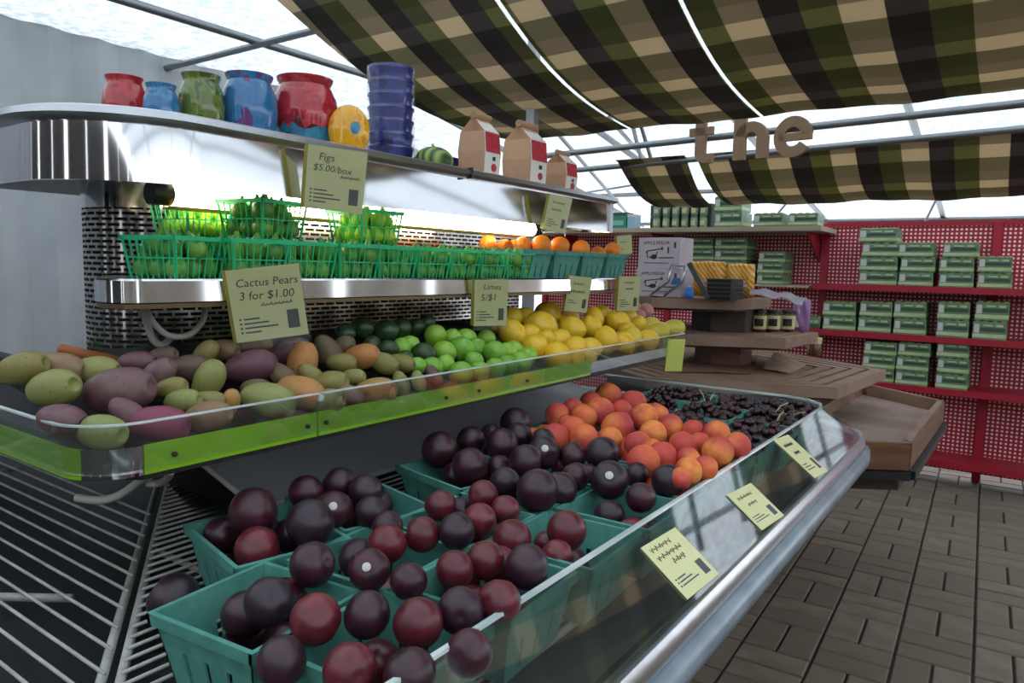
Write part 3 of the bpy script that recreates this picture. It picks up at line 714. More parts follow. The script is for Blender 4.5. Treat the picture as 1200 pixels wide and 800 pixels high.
# ================================================================== DECK: PLUMS, PEACHES, CHERRIES
DZ = .788
deck = [  # x, y, rot, kind, words
 (-.838, .605, -13, 'plum', 'near left basket by the rack'), (-.83, .772, -13, 'plum', 'second left basket by the panel'),
 (-.665, .47, 6, 'plum', 'front basket at the bottom edge'), (-.66, .645, 4, 'plum', 'red plum basket in the middle'), (-.655, .815, 3, 'plum', 'basket behind the red plums'),
 (-.50, .50, 4, 'plum', 'guard-side bottom basket'), (-.50, .675, 3, 'plum', 'basket beside the front guard'), (-.495, .85, 2, 'plum', 'nearly empty basket beside the front guard'),
 (-.825, 1.02, -12, 'plum', 'far left black plum basket'), (-.835, 1.20, -5, 'plum', 'black plum basket near peaches'), (-.66, .99, 2, 'plum', 'central black plum basket'), (-.66, 1.165, 1, 'plum', 'black plum basket in front of the peaches'),
 (-.495, 1.025, 1, 'plum', 'black plum basket against the front guard'),
 (-.83, 1.36, 1, 'peach', 'nearest left peach basket'), (-.83, 1.535, 0, 'peach', 'middle left peach basket'), (-.83, 1.71, 0, 'peach', 'far left peach basket'),
 (-.66, 1.34, 0, 'peach', 'nearest central peach basket'), (-.66, 1.515, 0, 'peach', 'far central peach basket'), (-.495, 1.20, 0, 'peach', 'nearest peach basket along the guard'), (-.495, 1.375, 0, 'peach', 'far peach basket along the guard'),
 (-.83, 1.885, 0, 'cherry', 'far left cherry basket'), (-.83, 2.06, 0, 'cherry', 'cherry basket in the far left corner'), (-.66, 1.69, 0, 'cherry', 'nearest central cherry basket'), (-.66, 1.865, 0, 'cherry', 'middle central cherry basket'), (-.66, 2.04, 0, 'cherry', 'far central cherry basket'),
 (-.495, 1.55, 0, 'cherry', 'nearest cherry basket along the guard'), (-.495, 1.725, 0, 'cherry', 'middle cherry basket along the guard'), (-.495, 1.90, 0, 'cherry', 'far cherry basket along the guard'), (-.51, 2.06, 0, 'cherry', 'corner cherry basket by the chamfered guard')]
what = {'plum': 'teal pulp basket of plums: ', 'peach': 'teal pulp basket of peaches: ', 'cherry': 'teal pulp basket of dark cherries: '}
for x, y, rz, kd, w_ in deck: teal_basket(x, y, DZ, rz, what[kd] + w_, group='teal fruit baskets on the deck', lx=1.22 if x < -.8 else 1.0)
def nearest(p, kd):
    c = [d for d in deck if d[3] == kd]; return min(c, key=lambda d: (d[0] - p.x) ** 2 + (d[1] - p.y) ** 2)
plums = [  # u, v, r_px, colour, height above the deck, sticker
 (297, 601, 29, 'd', .905, 0), (301, 641, 26, 'r', .872, 0), (364, 613, 29, 'd', .90, 0), (391, 597, 23, 'd', .895, 1), (359, 577, 21, 'd', .90, 0), (397, 567, 20, 'd', .905, 0), (428, 576, 21, 'd', .90, 0), (435, 600, 20, 'd', .89, 0),
 (454, 617, 19, 'd', .89, 0), (454, 637, 23, 'r', .89, 0), (495, 626, 21, 'r', .895, 0), (535, 622, 22, 'd', .90, 0), (516, 592, 19, 'r', .895, 0), (562, 609, 20, 'r', .895, 0), (566, 580, 18, 'r', .90, 0), (592, 598, 18, 'r', .89, 0),
 (366, 661, 27, 'd', .90, 0), (433, 667, 25, 'd', .90, 1), (479, 681, 22, 'd', .895, 0), (533, 667, 23, 'r', .90, 0), (569, 656, 23, 'r', .895, 0), (600, 631, 23, 'r', .885, 0), (664, 621, 24, 'r', .885, 0), (618, 664, 27, 'd', .895, 0), (653, 651, 19, 'r', .87, 0), (640, 637, 15, 'r', .85, 0),
 (630, 575, 26, 'd', .90, 0), (656, 573, 21, 'd', .89, 0), (592, 565, 18, 'd', .895, 0), (674, 558, 17, 'd', .895, 0), (714, 562, 23, 'd', .90, 1), (746, 556, 15, 'd', .89, 0), (751, 583, 18, 'd', .885, 0), (550, 546, 22, 'd', .895, 0), (617, 541, 21, 'd', .90, 0), (783, 563, 20, 'd', .895, 0),
 (604, 496, 19, 'd', .91, 0), (552, 516, 17, 'd', .90, 0), (588, 521, 20, 'd', .905, 0), (608, 511, 16, 'd', .905, 0), (643, 531, 20, 'd', .905, 1), (668, 534, 17, 'd', .90, 0), (636, 516, 15, 'd', .905, 0), (702, 532, 21, 'd', .905, 0), (515, 527, 22, 'd', .90, 0), (575, 508, 12, 'd', .90, 0), (690, 555, 12, 'd', .885, 0), (585, 548, 15, 'd', .885, 0),
 (315, 705, 29, 'd', .89, 0), (370, 725, 30, 'r', .89, 0), (430, 720, 28, 'd', .89, 0), (490, 730, 30, 'r', .89, 0), (540, 715, 28, 'd', .89, 0), (585, 705, 26, 'r', .89, 0), (330, 775, 30, 'd', .88, 0), (410, 785, 32, 'r', .88, 0), (480, 790, 32, 'd', .88, 0), (550, 765, 28, 'd', .88, 0)]
it = []
for u, v, rp, c, z, st in plums:
    p = atz(u, v, z); it.append([p, rp * depth(p) / FPX, c, st])
relax(it, 30)
for p, r, c, st in it:
    w_ = nearest(p, 'plum')[4]; nm = ('dark purple plum' if c == 'd' else 'red-skinned plum')
    lab = ('stickered ' if st else '') + nm + ' in the ' + w_
    fruit('plum', plum_me['dark' if c == 'd' else 'red'], p, r, lab, 'plum', 'plums in the ' + w_, sticker=((CF * .8 + CU * .35 + CR * random.uniform(-.3, .3)).normalized() if st else None))
peaches = [(653, 486, 15), (671, 480, 14), (684, 488, 16), (692, 471, 13), (705, 482, 17), (713, 463, 16), (742, 472, 16), (727, 481, 13), (724, 502, 20), (754, 489, 17), (770, 485, 14), (671, 503, 16), (651, 512, 17), (688, 514, 18), (711, 514, 15),
 (747, 520, 16), (765, 509, 17), (755, 540, 20), (770, 530, 14), (790, 501, 16), (801, 522, 17), (819, 519, 13), (836, 507, 16), (841, 529, 19), (864, 522, 16), (778, 533, 18), (796, 536, 14), (807, 552, 17), (826, 548, 15), (798, 560, 13), (812, 504, 13), (730, 492, 10), (664, 495, 10)]
it = []
for u, v, rp in peaches:
    p = atz(u, v, .905); it.append([p, rp * depth(p) / FPX])
relax(it, 30)
for p, r in it:
    w_ = nearest(p, 'peach')[4]
    fruit('peach', peach_me, p, r, 'red-blushed orange peach in the ' + w_, 'peach', 'peaches in the ' + w_)
fruit('plum', plum_me['dark'], atz(204, 702, DZ + .034), .033, 'single dark plum lying on the white wire rack in front of the baskets', 'plum', None)
# lower layers seen through the gaps: fruit is fitted between what already lies there
tops = [(o.location.copy(), o.scale.x) for o in S.objects if o.get('category') in ('plum', 'peach')]
for x, y, rz, kd, w_ in deck:
    if kd == 'cherry': continue
    near = [q for q in tops if (q[0].xy - Vector((x, y))).length < .2]; ct, st = math.cos(rad(rz)), math.sin(rad(rz)); wx = .045 * (1.3 if x < -.8 else 1)
    for k_ in range(500):
        r = random.uniform(.025, .029); t_ = k_ / 500; a, b_ = random.uniform(-wx, wx), random.uniform(-.044, .044)
        if 'nearly empty' in w_ and (t_ > .35 or a > 0): continue
        p = Vector((x + a * ct - b_ * st, y + a * st + b_ * ct, DZ + .032 + (.062 * max(0, t_ - .3) / .7)))
        if all((p - q).length > (r + rr) * .93 for q, rr in near):
            near.append((p, r)); red_ = kd == 'plum' and ('red' in w_ or 'guard' in w_) and random.random() < .6
            if kd == 'plum': fruit('plum', plum_me['red' if red_ else 'dark'], p, r, 'half-hidden plum low in the ' + w_, 'plum', 'lower plums in the ' + w_)
            else: fruit('peach', peach_me, p, r, 'half-hidden peach low in the ' + w_, 'peach', 'lower peaches in the ' + w_)
stemm = pmat('green_stem', 'A9B07A', .6)
cher = [d for d in deck if d[3] == 'cherry']; it = []
for x, y, rz, kd, w_ in cher:
    for k_ in range(30):
        a = random.uniform(-.066, .066); b_ = random.uniform(-.066, .066); hgt = .9 - 2.2 * (a * a + b_ * b_) / .07 * .06
        it.append([Vector((x + a, y + b_, hgt - .012 - random.choice((0, 0, .012)))), random.uniform(.0095, .012), w_])
relax(it, 12, slack=.9)
for p, r, w_ in it: fruit('cherry', cherry_me, p, r, 'small dark cherry in the ' + w_, 'cherry', 'cherries in the ' + w_)
for x, y, rz, kd, w_ in cher:   # a bed of cherries underneath fills each basket
    b = MB(); random.seed(int(x * 1000 + y * 777))
    for k_ in range(40): b.sphere((x + random.uniform(-.062, .062), y + random.uniform(-.062, .062), DZ + random.uniform(.05, .082)), .0105, 8, 6)
    o = solo('cherry_bed', b, cherrym, (x, y, DZ), True); tag(o, 'mass of dark cherries underneath in the ' + w_, 'cherries'); o['kind'] = 'stuff'
random.seed(11)
cherries = [o for o in S.objects if o.name.startswith('cherry') and o.type == 'MESH' and o.get('category') == 'cherry']
for u, v, du, dv in ((823, 462, 6, -8), (830, 465, -4, -7), (915, 478, 12, -6), (925, 482, 14, -3), (905, 486, 10, -9), (801, 473, -9, 7)):
    a = atz(u, v, .905); c = min(cherries, key=lambda o: (o.location - a).length); cherries.remove(c); c.rotation_quaternion = (1, 0, 0, 0)
    b_ = c.location + (atz(u + du, v + dv, .918) - a).normalized() * .045 + Vector((0, 0, .012)); m_ = (c.location + b_) / 2 + Vector((0, 0, .008))
    iv = 1 / c.scale.x; me = MB().tube([(p_ - c.location) * iv for p_ in (c.location, m_, b_)], .0016 * iv, 6).mesh('stem', stemm, True)
    st_ = link('stem', me, c); st_['label'] = 'pale green curved stem'

# ================================================================== LOWER SHELF: CACTUS PEARS, LIMES, LEMONS
def atbed(u, v, lift=.03):   # sloped heap surface over the produce bed
    d = ray(u, v); n_ = Vector((.34, 0, 1)); p0 = Vector((-.90, 0, 1.000 + lift)); t = (p0 - CAM).dot(n_) / d.dot(n_); return CAM + d * t
pears = [  # u, v, length px, angle, colour, label
 (138, 458, 86, 8, 'purple', 'long purple and green cactus pear at the left end'), (118, 506, 66, -5, 'green', 'green cactus pear lowest at the left end'), (186, 497, 70, -4, 'magenta', 'magenta cactus pear with a pointed end behind the guard'),
 (243, 488, 58, 10, 'brown', 'rounded brown-green cactus pear behind the guard'), (244, 447, 54, 62, 'green', 'pale green cactus pear leaning upright'), (293, 430, 62, 12, 'purple', 'dark purple cactus pear below the handwritten card'),
 (314, 468, 64, -12, 'green', 'green cactus pear with pale spots behind the guard'), (214, 470, 46, 5, 'green', 'yellow-green cactus pear tucked between others'), (270, 472, 34, 70, 'orange', 'small orange cactus pear seen end on'),
 (184, 440, 50, 40, 'purple', 'purple cactus pear under the cable'), (220, 432, 52, 5, 'dark', 'shade-toned brown cactus pear in the second row'), (112, 434, 54, 0, 'green', 'bright pale green cactus pear at the left edge'),
 (354, 428, 56, 80, 'orange', 'upright cactus pear, orange on top and green below'), (385, 413, 46, -60, 'dark', 'shade-toned olive cactus pear behind the upright orange one'), (354, 460, 62, -15, 'orange', 'long orange-green cactus pear lying behind the guard joint'),
 (385, 450, 48, 10, 'olive', 'olive cactus pear in the middle of the row'), (440, 458, 50, 5, 'orange', 'plump orange-tipped cactus pear against the guard'), (424, 419, 48, 15, 'orange', 'orange cactus pear on top of the heap'),
 (446, 425, 40, -20, 'olive', 'olive cactus pear showing its round crown'), (470, 425, 34, -15, 'olive', 'small tan cactus pear beside the limes'), (470, 449, 30, -70, 'olive', 'small cactus pear standing on end by the guard'),
 (490, 447, 28, -75, 'green', 'small green cactus pear on end by the guard'), (413, 442, 32, 5, 'green', 'small green cactus pear in the gap'), (380, 470, 46, 8, 'olive', 'olive cactus pear with a round white sticker'),
 (508, 440, 28, -60, 'dark', 'shade-toned cactus pear with a pale crown next to the limes')]
for u, v, L_, an, c, lab in ((62, 455, 70, 10, 'green', 'large green cactus pear beyond the left edge of the card row'), (72, 492, 60, -8, 'purple', 'purple cactus pear at the far left corner of the shelf'), (25, 432, 60, 15, 'olive', 'olive cactus pear at the far left back'), (70, 430, 56, -10, 'brown', 'brown cactus pear behind the left corner')): pears.append((u, v, L_, an, c, lab))
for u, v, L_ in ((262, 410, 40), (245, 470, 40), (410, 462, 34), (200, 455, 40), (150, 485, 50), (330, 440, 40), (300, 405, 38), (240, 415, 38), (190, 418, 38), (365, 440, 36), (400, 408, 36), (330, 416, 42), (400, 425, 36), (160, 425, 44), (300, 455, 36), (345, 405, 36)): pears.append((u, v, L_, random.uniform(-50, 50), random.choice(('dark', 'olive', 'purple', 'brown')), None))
it = []
for u, v, L_, an, c, lab in pears:
    p = atbed(u, v, .034); s = L_ * depth(p) / FPX / 2
    it.append([p, s * .7, s, an, c, lab])
relax(it, 25, slack=.88)
for p, _, s, an, c, lab in it:
    a = rad(an); ax = (CR * math.cos(a) + CU * math.sin(a) + CF * random.uniform(-.1, .35)).normalized()
    st = None
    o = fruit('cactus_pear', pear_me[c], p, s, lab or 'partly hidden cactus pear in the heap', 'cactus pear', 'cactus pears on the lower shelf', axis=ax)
    if lab and 'sticker' in lab:
        k_ = link('sticker', MB().lathe([(1e-6, .655), (.1, .652), (.2, .635), (.2, .62)], 14).mesh('sticker', stickerm, True), o); k_.rotation_mode = 'QUATERNION'; k_.rotation_quaternion = o.rotation_quaternion.inverted() @ axis_rot((CF + CU * .4) - ax * (CF + CU * .4).dot(ax))
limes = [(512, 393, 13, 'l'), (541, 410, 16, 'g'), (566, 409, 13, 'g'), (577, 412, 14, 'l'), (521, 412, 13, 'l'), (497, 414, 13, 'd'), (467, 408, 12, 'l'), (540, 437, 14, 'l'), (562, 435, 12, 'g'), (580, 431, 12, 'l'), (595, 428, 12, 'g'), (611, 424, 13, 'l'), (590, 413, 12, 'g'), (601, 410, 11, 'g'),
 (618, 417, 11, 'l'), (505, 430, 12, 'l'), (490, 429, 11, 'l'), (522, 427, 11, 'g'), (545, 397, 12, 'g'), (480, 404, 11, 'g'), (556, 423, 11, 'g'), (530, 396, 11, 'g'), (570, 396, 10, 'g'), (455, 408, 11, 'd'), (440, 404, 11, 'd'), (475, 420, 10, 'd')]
it = []
for u, v, rp, c in limes:
    p = atbed(u, v, .03); it.append([p, rp * depth(p) / FPX, c])
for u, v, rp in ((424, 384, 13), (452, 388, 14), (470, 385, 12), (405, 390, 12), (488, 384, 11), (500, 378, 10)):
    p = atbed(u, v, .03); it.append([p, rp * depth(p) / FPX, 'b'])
relax(it, 25, slack=.9)
for p, r, c in it:
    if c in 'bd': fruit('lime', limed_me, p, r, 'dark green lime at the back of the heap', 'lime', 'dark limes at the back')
    else: fruit('lime', lime_me, p, r, 'glossy green lime on the lower shelf', 'lime', 'limes on the lower shelf')
lemons = [(644, 368, 15), (633, 382, 18), (664, 374, 13), (670, 386, 15), (692, 384, 14), (695, 374, 13), (721, 377, 14), (709, 371, 12), (602, 390, 16), (628, 408, 16), (653, 417, 16), (653, 399, 13), (671, 408, 14), (691, 408, 13), (711, 399, 15), (729, 402, 13), (743, 397, 13), (755, 399, 13), (737, 372, 10), (747, 381, 11), (672, 420, 11), (690, 418, 10), (620, 392, 12), (615, 372, 12), (640, 397, 11), (735, 388, 11), (600, 372, 12), (585, 380, 12)]
it = []
for u, v, rp in lemons:
    p = atbed(u, v, .03); it.append([p, rp * depth(p) / FPX])
relax(it, 25, slack=.9)
for p, r in it: fruit('lemon', lemon_me, p, r, 'bright yellow lemon on the lower shelf', 'lemon', 'lemons on the lower shelf', axis=(CR * random.uniform(-1, 1) + CU * random.uniform(-.3, .6) + CF * random.uniform(-.4, .6)))
for u, v, rp, lab in ((769, 389, 14, 'large greenish-yellow mango at the far end of the lemons'), (788, 386, 13, 'yellow mango with a brown stem end, last on the shelf'), (762, 381, 10, 'small yellow mango behind the two large ones')):
    p = atbed(u, v, .03); o = fruit('mango', mango_me, p, rp * depth(p) / FPX, lab, 'mango', 'mangoes at the shelf end', axis=CR + CU * .3)
for i, (u, v, rp) in enumerate(((742, 360, 9), (757, 364, 9), (749, 370, 8), (733, 364, 8))):
    p = atbed(u, v, .03); fruit('pink_fruit', pink_me, p, rp * depth(p) / FPX, 'dull pink round fruit behind the lemons at the shelf end', 'fruit', 'pink fruit at the shelf end')
tb = [atx(70, 408, -1.2), atx(98, 415, -1.2), atx(125, 420, -1.2), atx(150, 427, -1.2)]
tag(solo('rust_tube', MB().tube(tb, [.008, .009, .009, .007], 10), pmat('rust_orange', 'A8623A', .6), tb[0], True), 'rust orange tube lying behind the cactus pears at the left', 'tube')

# ================================================================== MIDDLE SHELF: FIGS AND APRICOTS
MZ = 1.2135
ords = ['first', 'second', 'third', 'fourth', 'fifth', 'sixth', 'seventh', 'eighth', 'ninth']
def fill_figs(x, y, z, rz, lab, m=0, n_top=7):
    c, s_ = math.cos(rad(rz)), math.sin(rad(rz))
    spots = [(dx * .0285, dy * .0285, .0225) for dx in (-1, 0, 1) for dy in (-1, 0, 1)] + [(random.uniform(-.03, .03), random.uniform(-.03, .03), .052) for _ in range(n_top)]
    L_ = [[Vector((x + a * c - b_ * s_, y + a * s_ + b_ * c, z + h)), .0175] for a, b_, h in spots]; relax(L_, 10)
    for p, r in L_:
        fruit('fig', fig_me[m], p, r * random.uniform(.9, 1.1), lab, 'fig', lab.replace('fig ', 'figs ', 1), axis=Vector((random.uniform(-.4, .4), random.uniform(-.4, .4), 1)))
for i in range(9):
    y = .655 + .1115 * i; x = -1.118 if i else -1.135; rz = 14 if i == 0 else random.uniform(-3, 3)
    mesh_basket(x, y, MZ, rz, '%s green mesh basket of figs from the left along the middle shelf' % ords[i])
    fill_figs(x, y, MZ, rz, 'green fig in the %s mesh basket from the left' % ords[i])
for x, y, z, rz, w_, m in ((-1.16, .84, MZ + .073, 8, 'stacked mesh basket beside the figs card', 0), (-1.15, 1.085, MZ + .073, -4, 'stacked mesh basket right of the figs card', 1), (-1.33, .80, MZ, 0, 'rear mesh basket near the slotted column', 1), (-1.32, .80, MZ + .073, 5, 'upper rear mesh basket near the slotted column', 1)):
    mesh_basket(x, y, z, rz, 'green ' + w_ + ', holding figs'); fill_figs(x, y, z, rz, ('yellow-green fig in the ' if m else 'green fig in the ') + w_, m)
for i, y in enumerate((1.625, 1.782, 1.935, 2.087)):
    teal_basket(-1.135, y, MZ, random.uniform(-2, 2), '%s teal basket of apricots on the middle shelf' % ['first, widest looking', 'second', 'third', 'last'][i], .95)
    for dx, dy in ((-.03, -.03), (.03, -.03), (-.03, .03), (.03, .03)):
        fruit('apricot', apricot_me, (-1.135 + dx, y + dy, MZ + .032), .028, 'apricot low in the %s teal basket on the shelf' % ords[i], 'apricot', 'lower apricots in the %s shelf basket' % ords[i])
for i, (x, y) in enumerate(((-1.31, 1.56), (-1.31, 1.72))): teal_basket(x, y, MZ, 0, 'teal basket half hidden in the %s place of the rear row' % ords[i], .95)
ap = []
for u, v, rp, x in ((572, 286, 11, -1.30), (592, 290, 10, -1.27), (603, 289, 9, -1.29), (614, 288, 11, -1.17), (633, 287, 12, -1.13), (656, 289, 12, -1.12), (681, 292, 11, -1.13), (701, 297, 9, -1.13), (718, 294, 10, -1.13), (645, 292, 9, -1.17), (728, 297, 8, -1.13)):
    p = atx(u, v, x); ap.append([p, rp * depth(p) / FPX])
relax(ap, 15)
for i, (p, r) in enumerate(ap): fruit('apricot', apricot_me, p, r, 'bright orange apricot on top of the shelf baskets', 'apricot', 'apricots on top of the shelf baskets')

# ================================================================== ON TOP OF THE CANOPY
CZ = 1.463
def bag(label, u0, um, u1, ytop, x, w_):
    """kraft bag: side face u0..um towards the near end, printed face um..u1 towards the aisle"""
    a = atx(um, 200, x); y0 = a.y; y1 = atx(u1, 200, x).y; xb = x - w_
    h = atx((u0 + um) / 2, ytop, x - w_ / 2).z - CZ
    t = thing('paper_bag', label, 'paper bag', (x - w_ / 2, (y0 + y1) / 2, CZ), 'kraft bags on the canopy')
    b = MB(); hs = h * .72; ym = (y0 + y1) / 2; e = .004
    # body with gable top and side gusset pushed in
    v = [(xb, y0, CZ), (x, y0, CZ), (x, y1, CZ), (xb, y1, CZ), (xb - e, y0 - e, CZ + hs * .6), (x + e, y0 - e, CZ + hs * .6), (x + e, y1 + e, CZ + hs * .6), (xb - e, y1 + e, CZ + hs * .6),
         (xb, y0, CZ + hs), (x, y0, CZ + hs), (x, y1, CZ + hs), (xb, y1, CZ + hs), (x - w_ * .55, y0 + .004, CZ + h * .93), (x - w_ * .45, y0 + .004, CZ + h * .93), (x - w_ * .45, y1 - .004, CZ + h * .93), (x - w_ * .55, y1 - .004, CZ + h * .93),
         ((x + xb) / 2, y0 + .018, CZ + hs * 1.02), ((x + xb) / 2, y1 - .018, CZ + hs * 1.02)]
    f = [(3, 2, 1, 0)]
    for k_ in (0, 4): f += [(k_, k_ + 1, k_ + 5, k_ + 4), (k_ + 1, k_ + 2, k_ + 6, k_ + 5), (k_ + 2, k_ + 3, k_ + 7, k_ + 6), (k_ + 3, k_, k_ + 4, k_ + 7)]
    f += [(9, 10, 14, 13), (11, 8, 12, 15), (8, 9, 16), (9, 13, 16), (13, 12, 16), (12, 8, 16), (10, 11, 17), (14, 10, 17), (15, 14, 17), (11, 15, 17), (12, 13, 14, 15)]
    part('body', b.add(v, f), kraft, t)
    part('rolled_top', MB().tube([(x - w_ * .45, y0 - .002, CZ + h * .955), (x - w_ * .45, y1 + .002, CZ + h * .955)], h * .055, 8), kraftdark, t, True, 50)
    g = .0015
    def face(z0, z1, a0, a1, xo):   # a patch lying on the aisle face
        ya, yb = y0 + (y1 - y0) * a0, y0 + (y1 - y0) * a1
        def X_(z): return x + (e * min(1, (z - CZ) / (hs * .6)) if z < CZ + hs * .6 else e * (1 - (z - CZ - hs * .6) / (hs * .4))) + xo
        return MB().hexa([(X_(z0) - .001, ya, z0), (X_(z0), ya, z0), (X_(z0), yb, z0), (X_(z0) - .001, yb, z0), (X_(z1) - .001, ya, z1), (X_(z1), ya, z1), (X_(z1), yb, z1), (X_(z1) - .001, yb, z1)])
    part('white_panel', face(CZ + .002, CZ + hs * .6, .02, .98, g), paperwhite, t); part('white_panel', face(CZ + hs * .6, CZ + hs, .02, .98, g), paperwhite, t)
    n_ = Vector((CZ + h * .93 - CZ - hs, 0, w_ * .45)).normalized() * g
    part('white_panel', MB().hexa([Vector(q) + n_ * k_ for k_ in (.2, 1) for q in ((x, y0 + .002, CZ + hs), (x - w_ * .42, y0 + .004, CZ + h * .9), (x - w_ * .42, y1 - .004, CZ + h * .9), (x, y1 - .002, CZ + hs))]), paperwhite, t)
    part('red_label', face(CZ + hs * .58, CZ + hs * .98, .06, .97, g * 2), redink, t, label='red printed square')
    part('red_dot', MB().lathe([(.010, 0), (.010, .002)], 12).xf(Matrix.Translation((x + e * .6 + g, y0 + (y1 - y0) * .6, CZ + hs * .28)) @ Matrix.Rotation(PI / 2, 4, 'Y')), redink, t)
    part('print_mark', face(CZ + hs * .42, CZ + hs * .5, .5, .68, g * 2), ink, t)
    return t
bag('tall kraft paper bag with red label, nearest of the three', 541, 566, 584, 131, -1.13, .075)
bag('middle kraft paper bag with red label and lit side', 594, 620, 639, 141, -1.13, .085)
bag('smallest kraft paper bag with red label, at the canopy end', 644, 662, 675, 176, -1.12, .065)

def paint(n, a, b_, c, scale=5):
    m, N, L, b = newmat(n); b.inputs['Roughness'].default_value = .15; sset(b, 'Coat Weight', .5)
    tc = N.new('ShaderNodeTexCoord'); nz = N.new('ShaderNodeTexNoise'); nz.inputs['Scale'].default_value = scale; nz.inputs['Detail'].default_value = 2; L.new(tc.outputs['Generated'], nz.inputs['Vector'])
    rp = N.new('ShaderNodeValToRGB'); rp.color_ramp.interpolation = 'CONSTANT'; e = rp.color_ramp.elements; e[0].color = lin(a); e[1].position = .5; e[1].color = lin(b_); k_ = e.new(.6); k_.color = lin(c)
    L.new(nz.outputs['Fac'], rp.inputs[0]); L.new(rp.outputs[0], b.inputs['Base Color']); return m
potp = [(.001, 0), (.62, 0), (.66, .04), (.82, .3), (.97, .7), (1, 1.0), (.94, 1.3), (.80, 1.52), (.74, 1.6), (.82, 1.7), (.84, 1.76), (.74, 1.76), (.66, 1.6), (.6, 1.2), (.001, 1.1)]
def pot(label, u, x, wpx, mats, rim=None, hs=1.7):
    p = atx(u, 150, x); r = wpx / 2 * depth(p) / FPX
    t = thing('painted_pot', label, 'ceramic pot', (x, p.y, CZ), 'painted pots on the canopy')
    part('body', MB().lathe([(a * r, z * r * hs) for a, z in potp], 28, (x, p.y, CZ)), mats, t, True, 50)
    if rim: part('rim_band', MB().lathe([(r * .80, r * hs * 1.5), (r * .86, r * hs * 1.68), (r * .88, r * hs * 1.77), (r * .76, r * hs * 1.78)], 28, (x, p.y, CZ)), rim, t, True, 50)
    return t
gl_red = paint('red_glaze', 'A8242E', 'B83038', '93202A', 3); gl_blue = paint('blue_glaze', '2F6E9C', '3A80A8', '285C88', 3); gl_green = paint('olive_glaze', '5C6E2E', '6A7A34', '4A5A28', 4)
gl_mix = paint('blue_purple_glaze', '2C6C9E', '3578A6', '6A3C74', 2.5); gl_teal = paint('teal_glaze', '2F7E9E', '37889E', '2A6E90', 3); gl_yel = paint('orange_yellow_glaze', 'E0A016', 'E8AC20', 'D89010', 4); gl_navy = paint('navy_glaze', '26307C', '2C3888', '1F2868', 3)
pot('red glazed pot at the far left of the canopy top', 148, -1.40, 50, gl_red, None); pot('blue glazed pot between the red and olive ones', 190, -1.27, 40, gl_blue)
pot('olive green glazed pot on the canopy top', 237, -1.27, 52, gl_green); pot('bright blue glazed pot with purple patches', 293, -1.25, 64, gl_mix, None, 1.5)
t = pot('teal pot with a dripping red glaze top beside the yellow disc', 358, -1.23, 74, gl_teal, None, 1.35)
pp = t.location; r = 37 * depth(pp) / FPX; b = MB()
prf = [(.975, .66), (1.015, .9), (1.02, 1.0), (.96, 1.3), (.82, 1.52), (.76, 1.6), (.84, 1.7), (.86, 1.77)]
b.lathe([(a * r, z * r * 1.35) for a, z in prf], 36, (pp.x, pp.y, CZ))
for i in range(36): b.v[i].z += .010 * math.sin(i * 2.3) + .006 * math.sin(i * 5.1)
part('red_glaze_band', b, gl_red, t, True, 50, label='red glaze with a wavy dripping edge')
c = atx(409, 143, -1.14); r = 24 * depth(c) / FPX
t = thing('ceramic_disc', 'orange-yellow ceramic disc with a teal spot, standing on edge', 'ornament', (c.x, c.y, CZ))
n_ = (CAM - c); n_.z = 0; n_.normalize(); R4 = Matrix.Translation((c.x, c.y, CZ + r * 1.25)) @ Matrix((Vector((0, 0, 1)).cross(n_), Vector((0, 0, 1)), n_)).transposed().to_4x4()
part('disc', MB().lathe([(.001, -.012), (r * .7, -.012), (r * .97, -.005), (r, 0), (r * .96, .007), (r * .6, .013), (.001, .015)], 36, sy=1.25).xf(R4), gl_yel, t, True, 60)
part('teal_spot', MB().lathe([(r * .23, .010), (r * .23, .0165), (.001, .017)], 20, sy=1.3).xf(R4 @ Matrix.Translation((r * .3, r * .1, 0))), gl_teal, t, True, 50)
c = atx(458, 160, -1.24); r = 27 * depth(c) / FPX
t = thing('navy_bucket', 'stack of ribbed navy blue tubs wrapped in clear plastic', 'tub', (c.x, c.y, CZ))
prf = [(.001, 0), (.86, 0)]
for i in range(8):
    z = .55 * i; prf += [(.90, z + .02), (.96, z + .38), (1.0, z + .42), (1.0, z + .5), (.92, z + .54)]
prf += [(.84, 4.42), (.001, 4.36)]
part('tubs', MB().lathe([(a * r, z * r) for a, z in prf], 32, (c.x, c.y, CZ)), gl_navy, t, True, 40)
part('plastic_wrap', MB().lathe([(r * 1.02, .005), (r * 1.03, r * 1.3), (r * 1.025, r * 4.4), (r * 1.02, r * 4.4)], 24, (c.x, c.y, CZ)), glassmat('cling_wrap', 'FFFFFF', .05, .15), t, True)
c = atx(512, 180, -1.28); r = 29 * depth(c) / FPX
t = thing('blue_bowl', 'wide navy glazed bowl behind the nearest paper bag', 'bowl', (c.x, c.y, CZ))
part('body', MB().lathe([(r * a, r * z) for a, z in [(.001, 0), (.5, 0), (.55, .06), (.85, .4), (1, .85), (1.04, .9), (1.0, .93), (.94, .86), (.8, .45), (.001, .15)]], 32, (c.x, c.y, CZ)), gl_navy, t, True, 50)
melon = newmat('striped_melon_rind'); m, N, L, b_ = melon; tc = N.new('ShaderNodeTexCoord'); wv = N.new('ShaderNodeTexWave'); wv.inputs['Scale'].default_value = 1.6; wv.inputs['Distortion'].default_value = 2; L.new(tc.outputs['Generated'], wv.inputs['Vector'])
rp = N.new('ShaderNodeValToRGB'); rp.color_ramp.elements[0].color = lin('2C4A1E'); rp.color_ramp.elements[1].color = lin('8FA85A'); L.new(wv.outputs['Fac'], rp.inputs[0]); L.new(rp.outputs[0], b_.inputs['Base Color']); b_.inputs['Roughness'].default_value = .35
c = atx(509, 192, -1.16); r = 25 * depth(c) / FPX
